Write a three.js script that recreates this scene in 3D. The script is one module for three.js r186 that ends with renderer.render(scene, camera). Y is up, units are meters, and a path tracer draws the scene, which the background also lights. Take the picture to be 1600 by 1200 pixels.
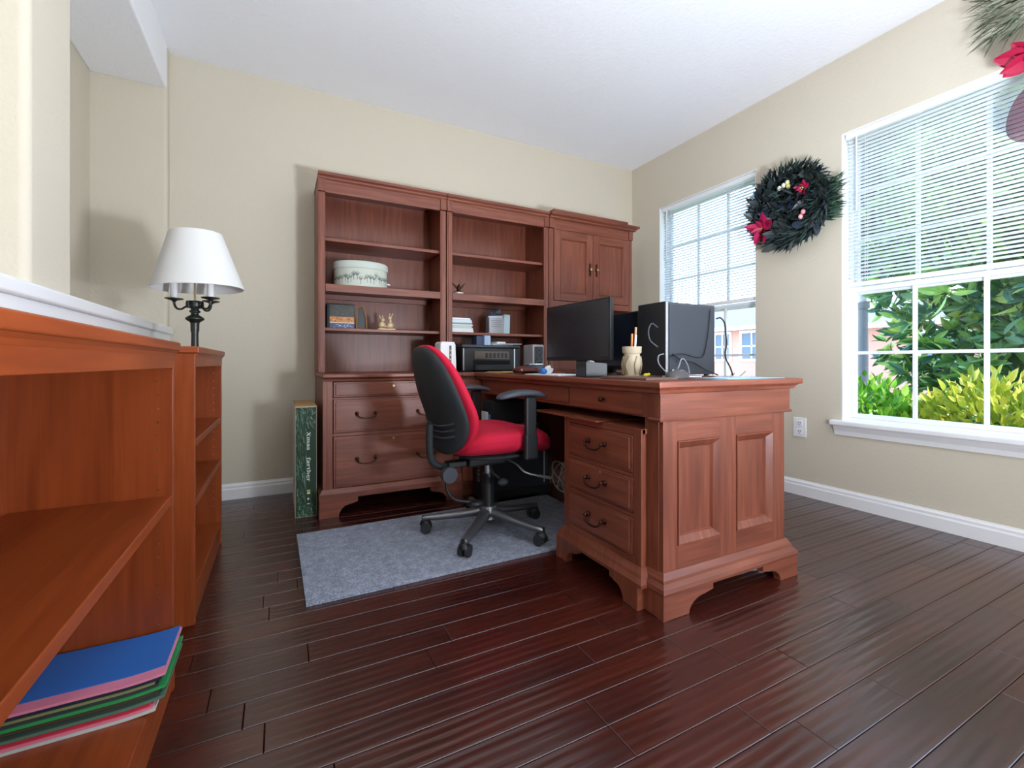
import * as THREE from 'three';
import { mergeGeometries } from 'three/addons/utils/BufferGeometryUtils.js';
import { RoundedBoxGeometry } from 'three/addons/geometries/RoundedBoxGeometry.js';

// ---------------------------------------------------------------- camera, sky, sun, exposure
const scene = new THREE.Scene();
const camera = new THREE.PerspectiveCamera(2 * Math.atan(600 / 705) * 180 / Math.PI, 1600 / 1200, 0.05, 200);
camera.position.set(0, 0.84, 0);
camera.rotation.y = -27.2 * Math.PI / 180;
camera.setViewOffset(1600, 1200, 0, 33, 1600, 1200);

const renderer = new THREE.WebGLRenderer({ antialias: true });
renderer.toneMapping = THREE.LinearToneMapping;
renderer.toneMappingExposure = 1.4;
renderer.shadowMap.enabled = true;
{
  const w = 64, h = 256, d = new Float32Array(w * h * 4);
  for (let j = 0; j < h; j++) {
    const e = Math.max(0, ((j + 0.5) / h - 0.5) * Math.PI), s = Math.pow(Math.sin(e), 0.55);
    for (let i = 0; i < w; i++) d.set([1.00 - 0.72 * s, 1.10 - 0.52 * s, 1.22 - 0.20 * s, 1], (j * w + i) * 4);
  }
  const sky = new THREE.DataTexture(d, w, h, THREE.RGBAFormat, THREE.FloatType);
  sky.mapping = THREE.EquirectangularReflectionMapping;
  sky.magFilter = THREE.LinearFilter; sky.needsUpdate = true;
  scene.background = sky;
  scene.backgroundIntensity = 3.8;
}
const sun = new THREE.DirectionalLight(0xfff1dc, 4.0);
sun.position.set(6.0, 16, 12); sun.target.position.set(6.6, 0, 0);
sun.castShadow = true; sun.shadow.mapSize.set(2048, 2048);
Object.assign(sun.shadow.camera, { left: -20, right: 20, top: 20, bottom: -20, near: 1, far: 60 });
scene.add(sun, sun.target);
const LAMP_POWER = 20.5;         // candela of each uplighter behind the camera

// ---------------------------------------------------------------- helpers
let seed = 12345;
const rnd = () => { seed = (seed * 1664525 + 1013904223) >>> 0; return seed / 4294967296; };
const rr = (a, b) => a + (b - a) * rnd();
const V = (x, y, z) => new THREE.Vector3(x, y, z);
const used = {};
const numbered = (n) => { const k = used[n] ?? 0; used[n] = k + 1; return k ? `${n}_${String(k).padStart(3, '0')}` : n; };
const origins = new WeakMap();
function thing(name, label, category, p = [0, 0, 0], group) {
  const o = new THREE.Group(); o.name = numbered(name); o.position.set(...p); origins.set(o, V(...p));
  o.userData = { label, category }; if (group) o.userData.group = group;
  scene.add(o); return o;
}
function structure(name, p = [0, 0, 0]) {
  const o = new THREE.Group(); o.name = name; o.position.set(...p); origins.set(o, V(...p)); o.userData = { kind: 'structure' };
  scene.add(o); return o;
}
const plain = (g) => { let q = g.index ? g.toNonIndexed() : g; for (const k of Object.keys(q.attributes)) if (!['position', 'normal', 'uv'].includes(k)) q.deleteAttribute(k); return q; };
const merged = (gs) => Array.isArray(gs) ? (gs.length === 1 ? gs[0] : mergeGeometries(gs.map(plain))) : gs;
// geometry in world coordinates (or in the thing's own when it stands at the origin) becomes a named mesh under its thing or part
function part(parent, name, mat, gs, label) {
  const g = merged(gs), o = origins.get(parent);
  if (o && (o.x || o.y || o.z)) g.translate(-o.x, -o.y, -o.z);
  const m = new THREE.Mesh(g, mat); m.name = name; m.castShadow = m.receiveShadow = true;
  if (label) m.userData.label = label;
  origins.set(m, o ?? V(0, 0, 0)); parent.add(m); return m;
}
function single(name, mat, gs, label, category, p, group) {       // a thing that is one mesh
  const g = merged(gs); g.translate(-p[0], -p[1], -p[2]);
  const m = new THREE.Mesh(g, mat); m.name = numbered(name); m.position.set(...p); m.castShadow = m.receiveShadow = true;
  m.userData = { label, category }; if (group) m.userData.group = group; scene.add(m); return m;
}
function struct1(name, mat, gs, parent = scene) {
  const m = new THREE.Mesh(merged(gs), mat); m.name = name; m.castShadow = m.receiveShadow = true;
  if (parent === scene) m.userData = { kind: 'structure' }; parent.add(m); return m;
}
// uv in metres, u along the grain
function uvm(g, grain = 0) {
  g = g.index ? g.toNonIndexed() : g;
  const p = g.attributes.position, n = g.attributes.normal, uv = new Float32Array(p.count * 2), N = [0, 0, 0], Q = [0, 0, 0];
  for (let i = 0; i < p.count; i += 3) {
    for (let k = 0; k < 3; k++) { N[k] = 0; for (let j = 0; j < 3; j++) N[k] += Math.abs(n.getComponent(i + j, k)); }
    const d = N.indexOf(Math.max(...N)), a = grain !== d ? grain : (d + 1) % 3, b = 3 - d - a;
    for (let j = 0; j < 3; j++) {
      for (let k = 0; k < 3; k++) Q[k] = p.getComponent(i + j, k);
      uv[(i + j) * 2] = Q[a] + Q[d] * 0.37; uv[(i + j) * 2 + 1] = Q[b] + Q[d] * 0.61;
    }
  }
  g.setAttribute('uv', new THREE.BufferAttribute(uv, 2)); return g;
}
function B(x0, x1, y0, y1, z0, z1, r = 0.002, grain) {
  const s = [Math.abs(x1 - x0), Math.abs(y1 - y0), Math.abs(z1 - z0)];
  const g = r > 0 ? new RoundedBoxGeometry(s[0], s[1], s[2], r > 0.006 ? 3 : 1, Math.min(r, Math.min(...s) * 0.49)) : new THREE.BoxGeometry(...s);
  g.translate((x0 + x1) / 2, (y0 + y1) / 2, (z0 + z1) / 2);
  return uvm(g, grain ?? s.indexOf(Math.max(...s)));
}
const C = (x, y, z, rt, rb, h, seg = 20) => new THREE.CylinderGeometry(rt, rb, h, seg).translate(x, y + h / 2, z);
const S = (x, y, z, r, sx = 1, sy = 1, sz = 1, seg = 14) => new THREE.SphereGeometry(r, seg, Math.max(6, seg * 0.7 | 0)).scale(sx, sy, sz).translate(x, y, z);
const T = (pts, r, seg = 24, rs = 8, closed = false) => new THREE.TubeGeometry(new THREE.CatmullRomCurve3(pts.map((p) => V(...p)), closed), seg, r, rs, closed);
const L = (pts, seg = 32) => new THREE.LatheGeometry(pts.map((p) => new THREE.Vector2(p[0], p[1])), seg);
const rotY = (g, a) => g.rotateY(a);
// a moulding: profile [[out, y]...] swept along a path in plan [[x, z]...]; "out" is to the right of the direction of travel
function mould(prof, path, closed = false) {
  const n = path.length, at = [], P = [];
  for (let i = 0; i < n; i++) {
    const a = path[(i + n - 1) % n], b = path[i], c = path[(i + 1) % n];
    let d1 = [b[0] - a[0], b[1] - a[1]], d2 = [c[0] - b[0], c[1] - b[1]];
    if (!closed && i === 0) d1 = d2; if (!closed && i === n - 1) d2 = d1;
    const nn = (d) => { const l = Math.hypot(...d); return [-d[1] / l, d[0] / l]; };
    const m1 = nn(d1), m2 = nn(d2), m = [m1[0] + m2[0], m1[1] + m2[1]], k = 2 / (m[0] * m[0] + m[1] * m[1]);
    at.push(prof.map(([o, y]) => [b[0] + m[0] * o * k, y, b[1] + m[1] * o * k]));
  }
  const tri = (a, b, c) => P.push(...a, ...b, ...c);
  for (let i = 0; i < (closed ? n : n - 1); i++) for (let j = 0; j < prof.length; j++) {
    const a = at[i], b = at[(i + 1) % n], k = (j + 1) % prof.length;
    tri(a[j], b[j], b[k]); tri(a[j], b[k], a[k]);
  }
  if (!closed) for (const [e, f] of [[0, 1], [n - 1, 0]]) for (const t of THREE.ShapeUtils.triangulateShape(prof.map((q) => new THREE.Vector2(...q)), [])) {
    const q = f ? t : [t[0], t[2], t[1]]; tri(at[e][q[0]], at[e][q[1]], at[e][q[2]]);
  }
  const g = new THREE.BufferGeometry(); g.setAttribute('position', new THREE.Float32BufferAttribute(P, 3)); g.computeVertexNormals();
  const dx = Math.abs(path[1][0] - path[0][0]), dz = Math.abs(path[1][1] - path[0][1]);
  return uvm(g, dx > dz ? 0 : 2);
}
function prism(pts, depth, bevel = 0) {      // outline in x, y; thickness along z, centred
  const s = new THREE.Shape(pts.map((p) => new THREE.Vector2(...p)));
  const g = new THREE.ExtrudeGeometry(s, { depth: depth - 2 * bevel, bevelEnabled: bevel > 0, bevelSize: bevel, bevelThickness: bevel, bevelOffset: -bevel, bevelSegments: 1, curveSegments: 6 });
  return g.translate(0, 0, -depth / 2 + bevel);
}
// a cushion: outline(theta) -> [a, b]; the two faces bulge by tf and tb; bend(a, b) lifts the whole
function cushion(outline, tf, tb, p, bend = () => 0, rings = 14, seg = 48) {
  const pos = [], idx = [];
  for (const side of [1, -1]) {
    const base = pos.length / 3;
    for (let i = 0; i <= rings; i++) { const r = Math.sin(i / rings * Math.PI / 2); for (let j = 0; j <= seg; j++) {
      const [a, b] = outline(j / seg * Math.PI * 2), t = side > 0 ? tf : tb;
      pos.push(a * r, b * r, side * t * Math.pow(Math.max(0, 1 - Math.pow(r, p)), 1 / p) + bend(a * r, b * r));
    } }
    for (let i = 0; i < rings; i++) for (let j = 0; j < seg; j++) {
      const a = base + i * (seg + 1) + j, b = a + 1, c = a + seg + 1, d = c + 1;
      if (side > 0) idx.push(a, c, b, b, c, d); else idx.push(a, b, c, b, d, c);
    }
  }
  const g = new THREE.BufferGeometry(); g.setAttribute('position', new THREE.Float32BufferAttribute(pos, 3));
  g.setAttribute('uv', new THREE.Float32BufferAttribute(pos.flatMap((v, i) => i % 3 === 2 ? [] : [v]), 2));
  g.setIndex(idx); g.computeVertexNormals(); return g;
}
const superell = (a, b, n) => (t) => { const c = Math.cos(t), s = Math.sin(t); return [a * Math.sign(c) * Math.pow(Math.abs(c), 2 / n), b * Math.sign(s) * Math.pow(Math.abs(s), 2 / n)]; };

// ---------------------------------------------------------------- textures
const hash = (x, y, s) => { let h = Math.imul(x, 374761393) + Math.imul(y, 668265263) + Math.imul(s, 974634777); h = Math.imul(h ^ (h >>> 13), 1274126177); return ((h ^ (h >>> 16)) >>> 0) / 4294967296; };
const mod = (a, n) => ((a % n) + n) % n;
function noise(x, y, px, py, s) {      // tiles with the periods px, py
  const i = Math.floor(x), j = Math.floor(y), f = x - i, g = y - j, u = f * f * (3 - 2 * f), v = g * g * (3 - 2 * g);
  const h = (a, b) => hash(mod(a, px), mod(b, py), s);
  return (h(i, j) * (1 - u) + h(i + 1, j) * u) * (1 - v) + (h(i, j + 1) * (1 - u) + h(i + 1, j + 1) * u) * v;
}
function tex(w, h, fn, srgb, sizeU, sizeV) {
  const d = new Uint8Array(w * h * 4);
  for (let j = 0; j < h; j++) for (let i = 0; i < w; i++) {
    const c = fn(i / w, j / h), k = (j * w + i) * 4;
    d[k] = Math.max(0, Math.min(255, c[0])); d[k + 1] = Math.max(0, Math.min(255, c[1])); d[k + 2] = Math.max(0, Math.min(255, c[2])); d[k + 3] = 255;
  }
  const t = new THREE.DataTexture(d, w, h, THREE.RGBAFormat); t.wrapS = t.wrapT = THREE.RepeatWrapping; t.magFilter = THREE.LinearFilter; t.minFilter = THREE.LinearMipmapLinearFilter; t.generateMipmaps = true;
  if (srgb) t.colorSpace = THREE.SRGBColorSpace; t.repeat.set(1 / sizeU, 1 / sizeV); t.needsUpdate = true; return t;
}
const grey = (v) => { const c = v * 255; return [c, c, c]; };
const woodTex = (lo, hi, s) => tex(512, 512, (u, v) => {
  const warp = noise(u * 4, v * 6, 4, 6, s) * 0.05;
  let g = 0.5 * noise(u * 5, (v + warp) * 40, 5, 40, s + 1) + 0.3 * noise(u * 14, v * 128, 14, 128, s + 2) + 0.35 * noise(u * 3, v * 8, 3, 8, s + 3) - 0.07;
  g = Math.max(0, Math.min(1, g));
  return lo.map((c, k) => c + (hi[k] - c) * g);
}, true, 1.1, 0.55);
const canvasTex = (w, h, draw) => { const c = document.createElement('canvas'); c.width = w; c.height = h; draw(c.getContext('2d'), w, h); const t = new THREE.CanvasTexture(c); t.colorSpace = THREE.SRGBColorSpace; return t; };

const peel = tex(512, 512, (u, v) => grey(0.55 * noise(u * 90, v * 90, 90, 90, 4) + 0.45 * noise(u * 200, v * 200, 200, 200, 5)), false, 0.9, 0.9);
const knock = tex(512, 512, (u, v) => { const a = noise(u * 120, v * 120, 120, 120, 7) * 0.6 + noise(u * 230, v * 230, 230, 230, 8) * 0.4; return grey(Math.max(0, Math.min(1, (a - 0.42) * 4))); }, false, 1.6, 1.6);
const std = (o) => new THREE.MeshStandardMaterial(o);
const phy = (o) => new THREE.MeshPhysicalMaterial(o);
const M = {
  wall: std({ color: 0xd1c8b6, roughness: 0.9, bumpMap: peel, bumpScale: 0.0007 }),
  ceil: std({ color: 0xf1f1f5, roughness: 0.95, bumpMap: knock, bumpScale: 0.0007 }),
  white: std({ color: 0xeeeef0, roughness: 0.4 }),
  vinyl: std({ color: 0xf0f1f3, roughness: 0.35 }),
  slat: phy({ color: 0xf2f4f6, roughness: 0.45, transmission: 0.3, thickness: 0 }),
  cherry: phy({ map: woodTex([98, 46, 31], [146, 81, 58], 11), roughness: 0.4, ior: 1.55 }),
  orange: std({ map: woodTex([118, 49, 17], [154, 72, 31], 21), roughness: 0.36 }),
  bronze: std({ color: 0x4a2c22, roughness: 0.35, metalness: 0.8 }),
  brass: std({ color: 0xb9a27a, roughness: 0.3, metalness: 0.9 }),
  iron: std({ color: 0x3f423e, roughness: 0.38, metalness: 0.7 }),
  shade: phy({ color: 0xf2f1ee, roughness: 0.95, transmission: 0.18, thickness: 0 }),
  black: std({ color: 0x17191c, roughness: 0.45 }),
  blackSoft: std({ color: 0x22272b, roughness: 0.7 }),
  darkGrey: std({ color: 0x3a3e47, roughness: 0.5 }),
  slate: std({ color: 0x434854, roughness: 0.5 }),
  screen: phy({ color: 0x151b25, roughness: 0.24, ior: 1.75 }),
  silver: std({ color: 0xb9bdc4, roughness: 0.3, metalness: 0.8 }),
  steel: std({ color: 0x8e9095, roughness: 0.32, metalness: 0.85 }),
  red: phy({ color: 0xc40a34, roughness: 0.85, sheen: 0.4, sheenColor: new THREE.Color(0xff5070), sheenRoughness: 0.5, bumpMap: tex(256, 256, (u, v) => grey(noise(u * 128, v * 128, 128, 128, 3)), false, 0.2, 0.2), bumpScale: 0.0005 }),
  paper: std({ color: 0xe7ebef, roughness: 0.8 }),
  paleBlue: std({ color: 0xc3dbe8, roughness: 0.7 }),
  glass: phy({ color: 0xffffff, roughness: 0, transmission: 1, thickness: 0, ior: 1.5 }),
};
const col = (hex, rough = 0.7, metal = 0) => std({ color: hex, roughness: rough, metalness: metal });

// ---------------------------------------------------------------- room shell
const XL = -0.575, XR = 2.95, ZB = -3.265, ZF = 2.4, H = 2.65;
{
  // floor: slab and one mesh for each plank
  const floor = structure('floor');
  part(floor, 'subfloor', col(0x120806, 0.9), B(-1.1, 3.11, -0.3, -0.0125, ZB - 0.15, ZF + 0.15, 0));
  const ripple = tex(512, 512, (u, v) => {
    const wob = (noise(u * 6, v * 5, 6, 5, 41) - 0.5) * 0.4;
    const amp = 0.25 + 0.75 * noise(u * 4, v * 3, 4, 3, 42);
    const w = 0.5 + 0.5 * Math.sin((v * 17 + wob) * Math.PI * 2) * amp;
    return grey(0.75 * w + 0.15 * noise(u * 20, v * 90, 20, 90, 43) + 0.1 * noise(u * 9, v * 9, 9, 9, 44));
  }, false, 1.3, 0.45);
  const tones = [[[42, 11, 7], [72, 24, 15]], [[46, 13, 8], [77, 27, 16]], [[50, 15, 9], [82, 30, 18]], [[40, 10, 8], [68, 22, 15]]];
  const mats = tones.map(([lo, hi], k) => {
    const t = woodTex(lo, hi, 50 + k * 5), b = ripple.clone(); t.offset.set(k * 0.31, k * 0.23); b.offset.set(k * 0.17, k * 0.41);
    return phy({ map: t, bumpMap: b, bumpScale: 0.0011, roughness: 0.26, ior: 1.9 });
  });
  const pitch = 0.0935, gap = 0.0016, lens = [0.32, 0.46, 0.62, 0.78, 0.95, 1.18], geos = {};
  const plankGeo = (len) => geos[len] ??= (() => {
    const w = pitch - gap, l = len - gap, c = 0.0013, h = 0.012, pos = [], q = (...p) => { pos.push(...p[0], ...p[1], ...p[2], ...p[0], ...p[2], ...p[3]); };
    const ring = (y, i) => [[i, y, -w / 2 + i], [l - i, y, -w / 2 + i], [l - i, y, w / 2 - i], [i, y, w / 2 - i]];
    const a = ring(-h, 0), b = ring(-c * 0.7, 0), t = ring(0, c);
    q(t[0], t[3], t[2], t[1]);
    for (const [m, n] of [[a, b], [b, t]]) for (let k = 0; k < 4; k++) { const e = (k + 1) % 4; q(m[k], n[k], n[e], m[e]); }
    const g = new THREE.BufferGeometry(); g.setAttribute('position', new THREE.Float32BufferAttribute(pos, 3)); g.computeVertexNormals(); return uvm(g, 0);
  })();
  let row = 0;
  for (let z = ZB + pitch / 2 + 0.0065; z < 0.75; z += pitch, row++) {
    let x = XL - rr(0.05, 0.5);
    while (x < XR + 0.02) {
      let len = lens[(rnd() * lens.length) | 0];
      const x1 = Math.min(x + len, XR + 0.05);
      if (x + len > XR + 0.05) len = lens.find((l) => x + l >= XR + 0.02) ?? 1.18;
      const m = new THREE.Mesh(plankGeo(len), mats[(rnd() * 4) | 0]); m.name = 'plank'; m.position.set(x, 0, z); m.receiveShadow = m.castShadow = true;
      floor.add(m); x += len;
    }
  }
  part(floor, 'floorboards_behind', mats[1], B(XL, XR, -0.012, 0, 0.76, ZF, 0, 0));

  struct1('ceiling', M.ceil, B(-1.1, 3.11, H, H + 0.2, ZB - 0.15, ZF + 0.15, 0));
  struct1('wall_back', M.wall, B(-1.1, 3.11, -0.01, H, ZB - 0.15, ZB, 0));
  struct1('wall_rear', M.wall, B(-1.1, 3.11, -0.01, H, ZF, ZF + 0.15, 0));
  // left wall: half wall with a ledge, a column, two recesses above it
  struct1('wall_left', M.wall, [
    B(-1.1, XL, -0.01, 1.0, ZB, ZF, 0), B(-1.1, -0.911, 1.0, H, ZB, ZF, 0),
    B(-1.0, XL, 1.0, H + 0.1, ZB - 0.1, -3.2, 0.02), B(-1.0, XL, 1.0, H + 0.1, -1.875, -1.6, 0.022), B(-1.0, XL, 1.0, H + 0.1, 0.2, ZF + 0.1, 0.02)]);
  struct1('trim_1', M.ceil, [B(-0.915, XL, 2.41, H + 0.02, -3.205, -1.87, 0.012), B(-0.915, XL, 2.41, H + 0.02, -1.605, 0.205, 0.012)]);
  struct1('trim_2', M.white, [B(-0.912, -0.545, 1.0, 1.04, -3.2, 0.2, 0.008), B(XL - 0.002, -0.56, 0.93, 1.0, -3.2, 0.2, 0.003)]);
  // right wall with window openings
  const W = [[-2.92, -2.02], [-1.48, -0.58], [0.35, 1.75]], wb = 0.5, wt = 2.19, gs = [];
  gs.push(B(XR, 3.11, -0.3, wb, ZB - 0.15, ZF + 0.15, 0), B(XR, 3.11, wt, H + 0.2, ZB - 0.15, ZF + 0.15, 0));
  let z = ZB - 0.15; for (const [a, b] of W) { gs.push(B(XR, 3.11, wb, wt, z, a, 0)); z = b; } gs.push(B(XR, 3.11, wb, wt, z, ZF + 0.15, 0));
  struct1('wall_right', M.wall, gs);
  // baseboards
  const bp = [[0, 0], [0.016, 0], [0.016, 0.062], [0.012, 0.07], [0.012, 0.082], [0.006, 0.09], [0.004, 0.096], [0, 0.096]];
  struct1('baseboard_back', M.white, mould(bp, [[0.2, ZB], [XL, ZB]].reverse()));
  struct1('baseboard_right', M.white, mould(bp, [[XR, ZB], [XR, ZF]]));
  struct1('baseboard_left', M.white, mould(bp, [[XL, ZF], [XL, ZB]]));
  // windows
  W.forEach(([a, b], i) => {
    const win = structure(`window_${i + 1}`, [XR, wb, a]), f = 0.014;
    part(win, 'frame', M.vinyl, [B(3.02, 3.1, wb, wt, a, a + f, 0.003), B(3.02, 3.1, wb, wt, b - f, b, 0.003), B(3.02, 3.1, wt - f, wt, a + f, b - f, 0.003), B(3.02, 3.1, wb, wb + f, a + f, b - f, 0.003),
      B(XR + 0.001, 3.021, wb + 0.001, wt - 0.007, a - 0.001, a + 0.005, 0), B(XR + 0.001, 3.021, wb + 0.001, wt - 0.007, b - 0.005, b + 0.001, 0), B(XR + 0.001, 3.021, wt - 0.006, wt + 0.001, a - 0.002, b + 0.002, 0)]);
    const ym = 1.265, s = 0.02, n = b - a > 1.2 ? 4 : 3;
    for (const [name, y0, y1, x0, x1, rows] of [['upper_sash', ym - 0.02, wt - f, 3.062, 3.088, 3], ['lower_sash', wb + f, ym + 0.02, 3.028, 3.056, 2]]) {
      const sash = part(win, name, M.vinyl, [B(x0, x1, y0, y1, a + f, a + f + s, 0.003), B(x0, x1, y0, y1, b - f - s, b - f, 0.003), B(x0, x1, y0, y0 + s + 0.006, a + f + s, b - f - s, 0.003), B(x0, x1, y1 - s - 0.008, y1, a + f + s, b - f - s, 0.003)]);
      const ia = a + f + s, ib = b - f - s, ja = y0 + s + 0.006, jb = y1 - s - 0.008, xm = (x0 + x1) / 2;
      for (let k = 1; k < n; k++) { const zc = ia + (ib - ia) * k / n; part(sash, 'muntin', M.vinyl, B(xm - 0.009, xm + 0.009, ja, jb, zc - 0.009, zc + 0.009, 0.002)); }
      for (let k = 1; k < rows; k++) { const yc = ja + (jb - ja) * k / rows; part(sash, 'muntin', M.vinyl, B(xm - 0.008, xm + 0.008, yc - 0.009, yc + 0.009, ia, ib, 0.002)); }
      for (let k = 0; k < n; k++) for (let r = 0; r < rows; r++) {
        const za = ia + (ib - ia) * k / n, zb = ia + (ib - ia) * (k + 1) / n, ya = ja + (jb - ja) * r / rows, yb = ja + (jb - ja) * (r + 1) / rows;
        part(sash, 'pane', M.glass, new THREE.PlaneGeometry(zb - za, yb - ya).rotateY(-Math.PI / 2).translate(xm, (ya + yb) / 2, (za + zb) / 2));
      }
    }
    part(win, 'sill', M.white, [B(2.905, 3.04, wb - 0.028, wb + 0.002, a - 0.05, b + 0.05, 0.008), mould([[0, wb - 0.085], [0.01, wb - 0.085], [0.014, wb - 0.06], [0.024, wb - 0.04], [0.028, wb - 0.026], [0, wb - 0.026]], [[XR, a - 0.035], [XR, b + 0.035]])]);
  });
}

// ---------------------------------------------------------------- floor uplighters behind the camera (they light the ceiling, which lights the room)
for (const [x, z, label, share] of [[2.2, 1.7, 'low floor uplighter with open bowl standing in the rear corner by the windows', 0.2], [1.2, 0.12, 'low floor uplighter with open bowl standing in front of the desk end', 1]]) {
  const t = thing('floor_uplighter', label, 'lamp', [x, 0, z], 'floor uplighters'), y = 0.75;
  part(t, 'base', M.iron, C(x, 0, z, 0.13, 0.14, 0.02, 32));
  part(t, 'pole', M.iron, C(x, 0.02, z, 0.012, 0.012, y - 0.18, 12));
  part(t, 'bowl', M.iron, L([[0.0001, y - 0.16], [0.06, y - 0.158], [0.17, y - 0.12], [0.26, y - 0.045], [0.285, y], [0.281, y], [0.255, y - 0.042], [0.167, y - 0.115], [0.06, y - 0.152], [0.0001, y - 0.154]], 40).translate(x, 0, z));
  part(t, 'lamp_bulb', std({ color: 0xffffff, emissive: 0xffffff, emissiveIntensity: 3, roughness: 0.4 }), S(x, y - 0.07, z, 0.15, 1, 0.45, 1, 24));
  const l = new THREE.PointLight(0xe8f2ff, LAMP_POWER * share, 0, 2); l.position.set(0, y - 0.07, 0); l.castShadow = true; l.shadow.radius = 7.5; t.add(l);
}

// ---------------------------------------------------------------- furniture helpers
const bailGeo = (w) => mergeGeometries([
  T([[-w / 2, 0, 0.004], [-w / 2, -0.001, 0.02], [-w * 0.46, -0.012, 0.027], [-w * 0.3, -0.022, 0.029], [0, -0.025, 0.03], [w * 0.3, -0.022, 0.029], [w * 0.46, -0.012, 0.027], [w / 2, -0.001, 0.02], [w / 2, 0, 0.004]], 0.0042, 28, 6),
  S(-w / 2, 0, 0.006, 0.011, 1, 1, 0.7, 10), S(w / 2, 0, 0.006, 0.011, 1, 1, 0.7, 10), S(-w / 2, 0, 0.021, 0.008, 1, 1, 1, 8), S(w / 2, 0, 0.021, 0.008, 1, 1, 1, 8)].map(plain));
const bailAt = (w, p, turn) => bailGeo(w).rotateY(turn).translate(...p);
const knobAt = (p, turn, r = 0.011) => L([[0.0001, 0], [0.006, 0], [0.005, 0.008], [r, 0.014], [r * 0.9, 0.02], [0.0001, 0.023]], 14).rotateX(Math.PI / 2).rotateY(turn).translate(...p);
// one arm of a bracket foot: outline in x, y from the corner
const footArm = (w, h, t) => { const p = [[0, 0], [w * 0.5, 0]]; for (let k = 0; k <= 6; k++) { const a = k / 6 * Math.PI / 2; p.push([w * 0.5 + w * 0.32 * (1 - Math.cos(a)), h * 0.62 * Math.sin(a)]); } p.push([w, h * 0.72], [w, h], [0, h]); return prism(p, t, 0.002).translate(0, 0, -t / 2); };
const footAt = (x, z, sx, sz, w, h) => {   // corner at x, z; arms run towards sx along x and sz along z
  const a = footArm(w, h, 0.03); if (sz > 0) a.translate(0, 0, 0.03); if (sx < 0) a.scale(-1, 1, 1);
  const b = footArm(w, h, 0.03).rotateY(-Math.PI / 2); if (sx < 0) b.translate(-0.03, 0, 0); if (sz < 0) b.scale(1, 1, -1);
  b.scale(0.999, 1, 0.999); b.translate(sx * 0.0012, 0, sz * 0.0012);
  for (const g of [a, b]) { if (g === a ? sx < 0 : sz < 0) { const p = g.attributes.position, n = g.attributes.normal; for (let i = 0; i < p.count; i += 3) for (const q of [p, n]) for (let k = 0; k < 3; k++) { const v = q.getComponent(i, k); q.setComponent(i, k, q.getComponent(i + 2, k)); q.setComponent(i + 2, k, v); } } g.translate(x, 0, z); }
  return uvm(mergeGeometries([a, b].map(plain)), 0);
};

// ---------------------------------------------------------------- orange bookcases along the half wall
function bookcase(label, z0, z1, shelves) {
  const xf = -0.243, xb = -0.553, h = 0.893, t = thing('low_bookcase', label, 'bookcase', [(xf + xb) / 2, 0, (z0 + z1) / 2], 'low bookcases along the half wall');
  const m = M.orange;
  for (const [a, b] of [[z0, z0 + 0.02], [z1 - 0.02, z1]]) {
    const sp = part(t, 'side_panel', m, B(xb, xf, 0, h - 0.0225, a, b, 0.0015, 1));
    const inner = a === z0 ? b : a, dir = a === z0 ? 1 : -1;
    for (let y = 0.18; y < 0.8; y += 0.034) for (const x of [xf - 0.03]) part(sp, 'peg_hole', M.brass, new THREE.CylinderGeometry(0.0018, 0.0018, 0.003, 8).rotateX(Math.PI / 2).translate(x, y, inner + dir * 0.0005));
  }
  part(t, 'back_panel', m, B(xb, xb + 0.008, 0.08, h - 0.035, z0 + 0.02, z1 - 0.02, 0, 1));
  part(t, 'top', m, [B(xb - 0.004, xf + 0.012, h - 0.022, h, z0 - 0.006, z1 + 0.006, 0.004, 2), mould([[0, h - 0.035], [0.002, h - 0.035], [0.004, h - 0.028], [0.01, h - 0.022], [0, h - 0.022]], [[xf, z0], [xf, z1]].reverse())]);
  part(t, 'top_rail', m, B(xf - 0.02, xf + 0.001, h - 0.066, h - 0.0225, z0 + 0.002, z1 - 0.002, 0.0015, 2));
  part(t, 'base_rail', m, B(xf - 0.03, xf - 0.004, 0, 0.08, z0 + 0.02, z1 - 0.02, 0.0015, 2));
  for (const y of [0.102, ...shelves]) part(t, 'shelf', m, B(xb + 0.008, xf - 0.003, y - 0.024, y, z0 + 0.0205, z1 - 0.0205, 0.0025, 2));
}
bookcase('low orange-brown bookcase holding a stack of coloured folders on its lowest shelf', -1.441, -0.54, [0.502]);
bookcase('low orange-brown bookcase with two shelves carrying the table lamp', -2.5, -1.75, [0.392, 0.588]);

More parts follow.
